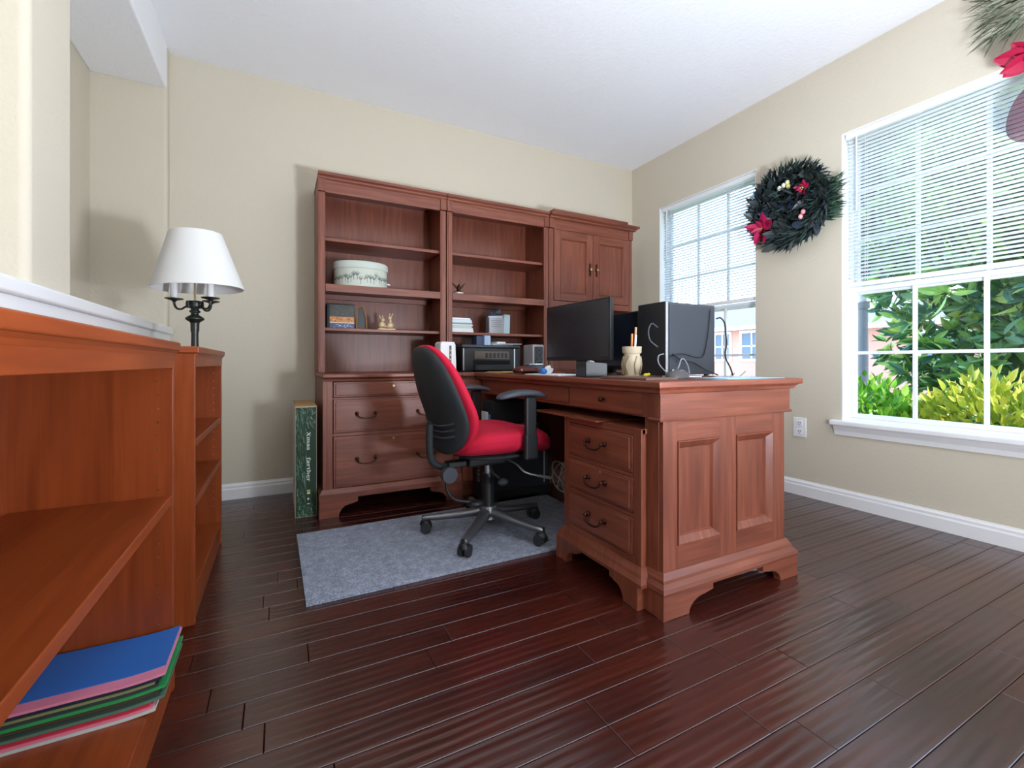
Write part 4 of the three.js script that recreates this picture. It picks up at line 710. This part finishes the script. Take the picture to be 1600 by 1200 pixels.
cable('black cable hanging over the flank of the desk computer tower', [[1.80, YD + 0.31, -1.461], [1.795, YD + 0.25, -1.4615], [1.775, YD + 0.15, -1.461], [1.75, YD + 0.09, -1.46], [1.7, YD + 0.087, -1.459], [1.62, YD + 0.1, -1.459], [1.54, YD + 0.09, -1.459]], 0.0028);
cable('black cable slanting down to the desk at the tower', [[1.55, YD + 0.1, -1.455], [1.6, YD + 0.075, -1.452], [1.68, YD + 0.06, -1.45], [1.74, YD + 0.03, -1.44], [1.8, YD + 0.004, -1.42]], 0.003);
cable('grey cable looping beside the cream pencil vase', [[1.505, YD + 0.22, -1.5], [1.47, YD + 0.235, -1.5], [1.44, YD + 0.2, -1.49], [1.44, YD + 0.16, -1.48], [1.475, YD + 0.13, -1.47]], 0.0035, M.darkGrey);
cable('pale grey cable curling in front of the tower bezel', [[1.5, YD + 0.1, -1.46], [1.45, YD + 0.09, -1.44], [1.43, YD + 0.06, -1.42], [1.44, YD + 0.03, -1.4], [1.46, YD + 0.006, -1.38]], 0.003, col(0x7d828c, 0.5));
cable('light cable arching over the computer mouse', [[1.45, YD + 0.004, -1.36], [1.48, YD + 0.04, -1.36], [1.52, YD + 0.075, -1.38], [1.56, YD + 0.075, -1.4], [1.58, YD + 0.05, -1.4], [1.57, YD + 0.015, -1.38]], 0.003, col(0x7d828c, 0.5));
cable('long black wavy cable standing in front of the window by the tower', [[1.84, YD + 0.27, -1.46], [1.87, YD + 0.275, -1.46], [1.885, YD + 0.25, -1.45], [1.88, YD + 0.2, -1.44], [1.872, YD + 0.15, -1.43], [1.85, YD + 0.1, -1.42], [1.845, YD + 0.075, -1.41], [1.858, YD + 0.04, -1.4], [1.85, YD + 0.004, -1.38]], 0.0035);
{
  const x = 1.345, z = -1.49, cream = col(0xaa9d84, 0.75), t = thing('pencil_vase', 'cream carved pencil vase holding pens in front of the monitors', 'pencil holder', [x, YD, z]);
  part(t, 'vase', cream, L([[0.0001, 0], [0.03, 0], [0.034, 0.006], [0.03, 0.014], [0.036, 0.03], [0.041, 0.055], [0.038, 0.08], [0.033, 0.094], [0.034, 0.1], [0.04, 0.104], [0.041, 0.13], [0.037, 0.13], [0.034, 0.106], [0.028, 0.094], [0.032, 0.06], [0.0001, 0.02]], 24).translate(x, YD, z));
  for (let k = 0; k < 7; k++) { const a = k / 7 * 6.2832; part(t, 'carved_leaf', col(0x8d7f66, 0.8), T([[x + 0.034 * Math.cos(a), YD + 0.014, z + 0.034 * Math.sin(a)], [x + 0.0415 * Math.cos(a + 0.2), YD + 0.05, z + 0.0415 * Math.sin(a + 0.2)], [x + 0.036 * Math.cos(a - 0.1), YD + 0.088, z + 0.036 * Math.sin(a - 0.1)]], 0.004, 10, 6)); }
  [['orange ballpoint pen', 0xc8743a, 0.012, -0.01, 0.16, 0.1], ['white marker', 0xd8d8d8, 0.02, 0.005, 0.155, 0.18], ['wooden ruler-like brush', 0xb89270, 0.03, 0.0, 0.19, 0.17]].forEach(([n, c, dx, dz, l, lean]) => single('pen', col(c, 0.5), C(0, 0, 0, 0.005, 0.004, l, 8).rotateZ(-lean).rotateY(0.5).translate(x + dx * 0.3, YD + 0.028, z + dz), `${n} leaning in the cream vase`, 'pen', [x, YD + 0.03, z], 'pens in the vase'));
}
{
  const t = thing('desk_tray', 'small black open desk tray filled with odds and ends', 'tray', [0, 0, 0]), w = 0.15, d = 0.09, h = 0.058;
  part(t, 'tray_floor', M.black, B(-d / 2, d / 2, 0, 0.005, -w / 2, w / 2, 0.002));
  for (const s of [-1, 1]) { part(t, 'tray_side', M.black, B(s * d / 2 - 0.003, s * d / 2 + 0.003, 0, s < 0 ? h * 0.8 : h, -w / 2, w / 2, 0.002)); part(t, 'tray_end', M.black, prism([[-d / 2, 0], [d / 2, 0], [d / 2, h], [-d / 2, h * 1.15]], 0.006, 0.001).translate(0, 0, s * w / 2)); }
  t.position.set(1.2, YD, -1.585); t.rotation.y = -0.35;
  single('tape_roll', col(0xcbb790, 0.6), new THREE.TorusGeometry(0.022, 0.008, 8, 24).rotateY(1.2).translate(1.2, YD + 0.04, -1.575), 'roll of tan tape standing in the black tray', 'tape', [1.2, YD + 0.006, -1.575]);
  single('note_pad', M.paper, B(-0.03, 0.03, 0, 0.065, -0.004, 0.004, 0.001).rotateY(1.1).translate(1.212, YD + 0.006, -1.61), 'white note pad standing in the black tray', 'paper', [1.212, YD + 0.006, -1.61]);
}
single('yellow_eraser', col(0xe0d014, 0.6), [S(1.335, YD + 0.009, -1.395, 0.011, 1, 0.85, 1, 10), S(1.342, YD + 0.013, -1.388, 0.007, 1, 1, 1, 8)], 'tiny bright yellow eraser on the desk', 'eraser', [1.335, YD, -1.395]);
{
  const t = thing('computer_mouse', 'dark grey computer mouse resting near the blue sheet', 'mouse', [0, 0, 0]);
  part(t, 'mouse_body', col(0x4a474a, 0.4), cushion((th) => { const c = Math.cos(th), s = Math.sin(th); return [0.066 * c, (0.038 - 0.006 * c) * s]; }, 0.036, 0.001, 2.2).rotateX(-Math.PI / 2).translate(0, 0.0012, 0));
  part(t, 'scroll_wheel', M.silver, new THREE.TorusGeometry(0.006, 0.003, 8, 16).translate(-0.035, 0.028, 0)); part(t, 'thumb_strip', M.silver, T([[-0.05, 0.02, 0.016], [-0.01, 0.031, 0.022], [0.04, 0.02, 0.02]], 0.002, 12, 6));
  t.position.set(1.375, YD, -1.265); t.rotation.y = 0.25;
}
single('brown_notebook', col(0x6a4c42, 0.6), [B(1.12, 1.27, YD, YD + 0.006, -1.42, -1.17, 0.001), B(1.123, 1.268, YD + 0.006, YD + 0.008, -1.417, -1.175, 0.0005)], 'thin brown notebook lying at the desk edge', 'notebook', [1.19, YD, -1.3]);
single('blue_sheet', col(0x9fd3ea, 0.45), B(1.46, 1.8, YD, YD + 0.002, -1.27, -1.11, 0), 'light blue plastic sheet lying on the near desk corner', 'sheet', [1.63, YD, -1.19]);
single('white_card', M.paper, B(1.43, 1.55, YD + 0.0022, YD + 0.006, -1.4, -1.3, 0.001), 'white card lying beside the computer mouse', 'paper', [1.49, YD, -1.35]);
single('writing_pad', M.paper, B(1.12, 1.31, YD, YD + 0.005, -2.04, -1.72, 0.001), 'white writing pad lying before the angled monitor', 'paper', [1.21, YD, -1.9]);
single('manila_envelope', col(0xc9a468, 0.75), [B(1.11, 1.26, YD, YD + 0.004, -2.53, -2.3, 0.001), B(1.115, 1.27, YD + 0.004, YD + 0.009, -2.5, -2.28, 0.001)], 'tan envelopes lying on the desk edge beside the brown pouch', 'envelope', [1.18, YD, -2.42]);
{
  const t = thing('leather_pouch', 'reddish brown leather pouch lying on the desk edge', 'pouch', [0, 0, 0]);
  part(t, 'pouch_body', col(0x5a2a20, 0.45), cushion(superell(0.055, 0.085, 2.6), 0.022, 0.014, 2.2, (a, b) => 0.004 * Math.sin(b * 60)).rotateX(-Math.PI / 2).translate(0, 0.018, 0)); part(t, 'clasp', M.silver, S(-0.052, 0.022, 0.04, 0.009, 0.7, 0.8, 1.2, 10));
  t.position.set(1.17, YD, -2.12); t.rotation.y = 0.1;
}
single('blue_ball', col(0x1f6fc4, 0.3), S(1.165, YD + 0.0175, -1.925 + 0.0, 0.0175, 1, 1, 1, 20), 'small shiny blue ball on the desk edge', 'ball', [1.165, YD, -1.925]);
{
  const t = thing('desk_calculator', 'grey desk calculator propped behind the blue ball', 'calculator', [0, 0, 0]);
  part(t, 'body', M.darkGrey, B(-0.05, 0.05, 0, 0.05, -0.055, 0.055, 0.006)); part(t, 'display', col(0x8f9a98, 0.3), B(-0.052, -0.048, 0.022, 0.042, -0.045, 0.045, 0.001)); part(t, 'rim', M.silver, B(-0.04, 0.04, 0.05, 0.056, -0.05, 0.05, 0.002));
  t.position.set(1.31, YD, -2.27); t.rotation.y = -0.3;
}
{
  const g = new THREE.IcosahedronGeometry(0.022, 2), p = g.attributes.position; for (let i = 0; i < p.count; i++) { const k = 0.75 + 0.5 * hash(Math.round(p.getX(i) * 900), Math.round(p.getY(i) * 900), Math.round(p.getZ(i) * 900)); p.setXYZ(i, p.getX(i) * k, p.getY(i) * k, p.getZ(i) * k); } g.computeVertexNormals();
  single('crumpled_tissue', M.paper, g.translate(1.25, YD + 0.022, -2.015), 'crumpled pale tissue beside the angled monitor', 'tissue', [1.25, YD, -2.015]);
}
// ---------------------------------------------------------------- under the desk
{
  const brand = canvasTex(128, 256, (g, w, h) => { g.fillStyle = '#0b0c0e'; g.fillRect(0, 0, w, h); g.fillStyle = '#a3a6ab'; g.translate(96, 250); g.rotate(-Math.PI / 2); g.font = 'bold 88px sans-serif'; g.fillText('DELL', 0, 0); });
  const x0 = 1.07, x1 = 1.52, z0 = -2.62, z1 = -2.43, y0 = 0.013, h = 0.405, t = thing('floor_computer_tower', 'black computer tower standing on the floor under the desk', 'computer', [1.3, 0, -2.52]);
  part(t, 'case', M.black, B(x0 + 0.02, x1, y0 + 0.01, y0 + h, z0, z1 - 0.002, 0.006));
  part(t, 'side_panel', col(0x2a2e36, 0.45), B(x0 + 0.03, x1 - 0.02, y0 + 0.06, y0 + h - 0.015, z1 - 0.004, z1 + 0.002, 0.002));
  part(t, 'front_bezel', M.black, B(x0, x0 + 0.022, y0 + 0.004, y0 + h + 0.002, z0 - 0.002, z1 + 0.001, 0.005));
  part(t, 'brand_badge', std({ map: brand, roughness: 0.4 }), new THREE.PlaneGeometry(0.07, 0.14).rotateY(-Math.PI / 2).translate(x0 - 0.0006, 0.185, -2.525));
  part(t, 'trim_strip', M.silver, [B(x0 + 0.002, x0 + 0.012, y0 + 0.02, y0 + h - 0.02, z1 - 0.001, z1 + 0.004, 0.001)]); part(t, 'trim_strip', M.silver, B(x1 - 0.05, x1 - 0.042, y0 + 0.08, y0 + h - 0.02, z1, z1 + 0.005, 0.001));
  for (const x of [x0 + 0.06, x1 - 0.06]) part(t, 'foot', M.darkGrey, B(x - 0.02, x + 0.02, 0.0, y0 + 0.012, z0 - 0.01, z1 + 0.012, 0.004));
  const yt = y0 + h + 0.0025;
  single('paper_binder', col(0xb9b3a4, 0.8), [B(1.09, 1.42, yt, yt + 0.018, -2.62, -2.4, 0.002)], 'tan binder lying on the computer under the desk', 'binder', [1.25, yt, -2.5]);
  single('grey_binder', col(0x6d7076, 0.7), [B(1.1, 1.43, yt + 0.0185, yt + 0.046, -2.62, -2.41, 0.004)], 'grey binder lying on the tan one under the desk', 'binder', [1.26, yt + 0.0185, -2.5]);
  single('black_case', M.blackSoft, [B(1.13, 1.45, yt + 0.0465, yt + 0.19, -2.605, -2.45, 0.012)], 'black soft case on the binders under the desk', 'case', [1.29, yt + 0.0465, -2.53]);
  single('blue_booklet', col(0x4c8fc0, 0.6), B(1.106, 1.121, yt + 0.0465, yt + 0.11, -2.6, -2.46, 0.001), 'small blue booklet standing by the black case', 'booklet', [1.113, yt + 0.0465, -2.53]);
  single('white_booklet', M.paper, B(1.09, 1.105, yt + 0.0465, yt + 0.125, -2.6, -2.46, 0.001), 'small white booklet standing by the blue one', 'booklet', [1.097, yt + 0.0465, -2.53]);
  const pts = (s) => Array.from({ length: 16 }, (_, k) => [1.57 + s / 2.1 * 0.07 + 0.026 * Math.sin(k * 1.7 + s), 0.02 + (k === 0 || k === 15 ? 0 : 0.1 + 0.09 * Math.sin(k * 0.9 + s * 2)), -2.4 + 0.06 * Math.cos(k * 1.3 + s * 3)]);
  [['cream', 0xcfc3b0], ['beige', 0xb9a793], ['grey', 0x77736e]].forEach(([n, c], k) => cable(`${n} cord tangled under the desk behind the computer`, pts(k * 2.1), 0.004, col(c, 0.6)));
}
single('pull_out_board', M.cherry, B(1.068, 1.3, 0.6125, 0.6185, -1.86, -1.38, 0.001), 'thin brown board sticking out above the desk drawers', 'board', [1.16, 0.6125, -1.6]);

// ---------------------------------------------------------------- outdoors
const GY = -0.3;
{
  const lawn = tex(256, 256, (u, v) => { const n = noise(u * 60, v * 60, 60, 60, 91) * 0.6 + noise(u * 8, v * 8, 8, 8, 92) * 0.4; return [70 + 60 * n, 95 + 60 * n, 40 + 30 * n]; }, true, 3, 3);
  const con = tex(256, 256, (u, v) => { const n = noise(u * 80, v * 80, 80, 80, 93) * 0.5 + noise(u * 9, v * 9, 9, 9, 94) * 0.5; return [205 + 30 * n, 190 + 30 * n, 180 + 30 * n]; }, true, 4, 4);
  struct1('ground', std({ map: lawn, roughness: 1 }), B(3.11, 60, GY - 0.2, GY, -45, 30, 0));
  struct1('driveway', std({ map: con, roughness: 0.95 }), B(8.5, 17, GY, GY + 0.02, -42, 28, 0));
}
const leafMat = (...hs) => hs.map((h) => phy({ color: h, roughness: 0.5, transmission: 0.25, thickness: 0, side: THREE.DoubleSide }));
const tintLeaf = () => phy({ color: 0xffffff, roughness: 0.5, transmission: 0.25, thickness: 0, side: THREE.DoubleSide });
{
  const c = V(6.0, 2.0, -0.75), r = V(1.4, 2.3, 1.95), t = thing('loquat_tree', 'broad evergreen tree with long dark green leaves outside the window', 'tree', [5.9, GY, -0.95]);
  part(t, 'trunk', col(0x6a5a48, 0.9), [T([[5.9, GY, -0.95], [5.92, 0.4, -0.92], [5.88, 1.2, -1.0], [5.95, 2.2, -0.9]], 0.09, 16, 10)]);
  for (let k = 0; k < 12; k++) { const a = k * 2.4, y = 0.5 + k * 0.12; part(t, 'branch', col(0x6a5a48, 0.9), T([[5.9, y, -0.95], [5.9 + Math.cos(a) * 0.6, y + 0.35, -0.95 + Math.sin(a) * 0.7], [5.9 + Math.cos(a) * 1.1, y + 0.8, -0.95 + Math.sin(a) * 1.3]], 0.03, 12, 6)); }
  const lg = leafBlade(0.19, 0.062, 0.3), mats = leafMat(0x4f7d50, 0x689a58, 0x95c066, 0x457864, 0xc2d87a), all = [];
  for (let k = 0; k < 3000; k++) {      // rosettes of leaves at the twig ends
    const d = V(rr(-1, 1), rr(-1, 1), rr(-1, 1)).normalize(), p = d.clone().multiply(r).multiplyScalar(Math.pow(rnd(), 0.4)).add(c);
    if (p.x < 4.2 || p.y < 0.2) continue;
    const dir = d.clone().add(V(-0.5, 0.5, 0.1)).normalize(), m = (rnd() * 5) | 0;
    for (let j = 0; j < 8; j++) { const q = V(rr(-1, 1), rr(-0.7, 0.8), rr(-1, 1)).normalize().addScaledVector(dir, 0.7).normalize(); all.push([p.clone().addScaledVector(q, 0.02), q, rr(0.6, 1.1), rr(0, 6.28), m]); }
  }
  all.sort((a, b) => a[0].distanceToSquared(camera.position) - b[0].distanceToSquared(camera.position));
  const seen = all.filter(([p]) => { const dx = p.x, dz = p.z, f = 0.457 * dx - 0.889 * dz, rgt = 0.889 * dx + 0.457 * dz; const u = rgt / f; return u > 0.74 && u < 1.15 && (p.y - 0.84) / f < 0.17; }).slice(0, 290), set = new Set(seen);
  for (const [p, d, s, roll, m] of seen) { const l = new THREE.Mesh(lg, mats[m]); l.name = 'leaf'; l.position.copy(p).sub(t.position); l.quaternion.setFromUnitVectors(V(0, 1, 0), d).multiply(new THREE.Quaternion().setFromAxisAngle(V(0, 1, 0), roll)); l.scale.setScalar(s); l.castShadow = l.receiveShadow = true; t.add(l); }
  copies(t, 'foliage', lg, tintLeaf(), all.filter((e) => !set.has(e)).map(([p, d, s, q]) => [p.clone().sub(t.position), d, s, q]), colors(0x44704a, 0x5a8a50, 0x7fae58, 0x3c6a58, 0x9cc064));
}
{
  const c = V(10, 4.3, -3.9), r = V(1.7, 2.15, 2.7), t = thing('shade_tree', 'tall dense dark tree standing behind the broad evergreen', 'tree', [10, GY, -2.7]), list = [];
  part(t, 'trunk', col(0x54483a, 0.9), T([[10, GY, -2.7], [10.05, 1.2, -2.75], [9.95, 2.6, -3.1], [10, 4.2, -3.8]], 0.14, 18, 10));
  for (let k = 0; k < 9; k++) { const a = k * 2.4; part(t, 'branch', col(0x54483a, 0.9), T([[9.97, 2.6 + k * 0.1, -3.15], [10 + Math.cos(a) * 0.7, 3.4 + k * 0.12, -3.6 + Math.sin(a) * 1.0], [10 + Math.cos(a) * 1.2, 4.2 + k * 0.1, -3.9 + Math.sin(a) * 1.9]], 0.045, 12, 6)); }
  for (let k = 0; k < 15000; k++) { const d = V(rr(-1, 1), rr(-1, 1), rr(-1, 1)).normalize(), p = d.clone().multiply(r).multiplyScalar(Math.pow(rnd(), 0.45)).add(c); list.push([p.sub(t.position), d.add(V(rr(-1, 1), rr(-1, 1), rr(-1, 1))).normalize(), rr(0.7, 1.3), rr(0, 6.28)]); }
  copies(t, 'foliage', leafBlade(0.26, 0.12, 0.3, 3), tint(), list, colors(0x24382e, 0x2d4636, 0x1f3030, 0x3a5540));
}
function shrub(label, c, r, n, pal, leaf) {
  const t = thing('garden_shrub', label, 'shrub', [c.x, GY, c.z], 'shrubs along the window'), list = [];
  for (let k = 0; k < 7; k++) { const a = k * 0.9; part(t, 'stem', col(0x5f503c, 0.9), T([[c.x, GY, c.z], [c.x + Math.cos(a) * r.x * 0.3, GY + (c.y - GY) * 0.7, c.z + Math.sin(a) * r.z * 0.3], [c.x + Math.cos(a) * r.x * 0.6, c.y + r.y * 0.5, c.z + Math.sin(a) * r.z * 0.6]], 0.012, 10, 5)); }
  for (let k = 0; k < n; k++) { const d = V(rr(-1, 1), rr(-1, 1), rr(-1, 1)).normalize(), p = d.clone().multiply(r).multiplyScalar(0.55 + 0.5 * Math.pow(rnd(), 0.6)).add(c); p.y += 0.06 * Math.sin(p.z * 9); list.push([p.sub(t.position), d.add(V(rr(-0.8, 0.4), rr(0, 1), rr(-0.7, 0.7))).normalize(), rr(0.6, 1.25), rr(0, 6.28)]); }
  copies(t, 'foliage', leaf, tintLeaf(), list, pal);
}
const small = leafBlade(0.085, 0.04, 0.35, 4);
shrub('bright green leafy shrub below the post at the garden window', V(4.15, 0.2, -1.95), V(0.42, 0.46, 0.55), 2600, colors(0x6fae2e, 0x8cc63c, 0x5a9a2a, 0xa5d254, 0x4a8428), small);
shrub('yellow-green mottled shrub below the evergreen tree', V(4.2, 0.25, -1.1), V(0.45, 0.46, 0.62), 3000, colors(0xc2c944, 0xa8bb3c, 0xd8d452, 0x7f9a34, 0xe2d860, 0x93a838), small);
shrub('golden yellow shrub farther along the garden window', V(4.1, 0.25, -0.2), V(0.45, 0.44, 0.6), 2600, colors(0xe0d23a, 0xd0c43c, 0xb0b83c, 0xeee06a, 0x98a434), small);
{
  const t = thing('lamp_post', 'slim grey metal post standing beyond the green shrub', 'post', [9.25, GY, -4.3]);
  part(t, 'post_base', col(0x55585e, 0.5), C(9.25, GY + 0.02, -4.3, 0.075, 0.085, 2.15, 16)); part(t, 'post_shaft', col(0x8f959c, 0.5), C(9.25, 1.87, -4.3, 0.05, 0.055, 2.8, 14)); part(t, 'post_collar', col(0x55585e, 0.5), C(9.25, 1.8, -4.3, 0.1, 0.1, 0.12, 16));
}
function house(label, x, z0, z1, eave, ridge, wins) {
  const t = thing('stucco_house', label, 'house', [x + 3, GY, (z0 + z1) / 2], 'houses across the street'), pink = std({ color: 0xc99c8c, roughness: 0.95, bumpMap: peel, bumpScale: 0.002 });
  part(t, 'house_wall', pink, B(x, x + 6, GY + 0.02, eave, z0, z1, 0));
  const o = 0.5, X0 = x - o, X1 = x + 6 + o, Z0 = z0 - o, Z1 = z1 + o, rx = x + 3, P = [], q = (a, b, c, d) => { P.push(...a, ...b, ...c); if (d) P.push(...a, ...c, ...d); };
  const A = [X0, eave, Z0], Bq = [X0, eave, Z1], Cq = [X1, eave, Z1], D = [X1, eave, Z0], R0 = [rx, ridge, z0 + 2.4], R1 = [rx, ridge, z1 - 2.4];
  q(A, Bq, R1, R0); q(Cq, D, R0, R1); q(Bq, Cq, R1); q(D, A, R0); q(A, D, Cq, Bq);
  const g = new THREE.BufferGeometry(); g.setAttribute('position', new THREE.Float32BufferAttribute(P, 3)); g.computeVertexNormals();
  part(t, 'roof', std({ color: 0x8a8587, roughness: 0.9, bumpMap: knock, bumpScale: 0.01 }), uvm(g, 2));
  part(t, 'fascia', M.white, B(X0 - 0.02, X0 + 0.03, eave - 0.14, eave + 0.03, Z0, Z1, 0));
  for (const [a, b, y0, y1] of wins) {
    const w = part(t, 'window_frame', M.white, [B(x - 0.06, x, y0 - 0.1, y0, a - 0.1, b + 0.1, 0), B(x - 0.06, x, y1, y1 + 0.1, a - 0.1, b + 0.1, 0), B(x - 0.06, x, y0, y1, a - 0.1, a, 0), B(x - 0.06, x, y0, y1, b, b + 0.1, 0), B(x - 0.05, x, y0, y1, (a + b) / 2 - 0.03, (a + b) / 2 + 0.03, 0), B(x - 0.05, x, (y0 + y1) / 2 - 0.03, (y0 + y1) / 2 + 0.03, a, b, 0)]);
    for (const [p, r] of [[a, (a + b) / 2], [(a + b) / 2, b]]) for (const [s, e] of [[y0, (y0 + y1) / 2], [(y0 + y1) / 2, y1]]) part(w, 'pane', phy({ color: 0x4a6a82, roughness: 0.05 }), B(x - 0.02, x - 0.005, s + 0.02, e - 0.02, p + 0.02, r - 0.02, 0));
  }
}
house('pink stucco house with grey roof and white windows beyond the far window', 17.5, -20, -10.8, 2.35, 3.6, [[-13.9, -13.2, 1.0, 2.1], [-12.6, -11.7, 1.0, 2.1], [-17.5, -16.3, 1.0, 2.1]]);
house('pink stucco house partly hidden behind the post and shrubs', 16.5, -9.6, -2.5, 2.05, 3.0, [[-6.2, -5.2, 0.8, 1.7]]);
// bare shrubs by the street
for (const [x, z, h, n] of [[10.5, -8.1, 1.0, 'bare twiggy shrub on the lawn edge, the taller of the pair'], [9.6, -6.9, 0.75, 'bare twiggy shrub on the lawn edge, the shorter of the pair']]) {
  const t = thing('bare_shrub', n, 'shrub', [x, GY, z]);
  for (let k = 0; k < 16; k++) { const a = k * 2.4, l = rr(0.6, 1) * h, s = rr(0.3, 0.8); part(t, 'twig', col(0x7d6a5c, 0.9), T([[x, GY + 0.01, z], [x + Math.cos(a) * s * 0.35, GY + l * 0.6, z + Math.sin(a) * s * 0.35], [x + Math.cos(a) * s, GY + l, z + Math.sin(a) * s]], 0.014, 8, 5)); }
}
renderer.render(scene, camera);
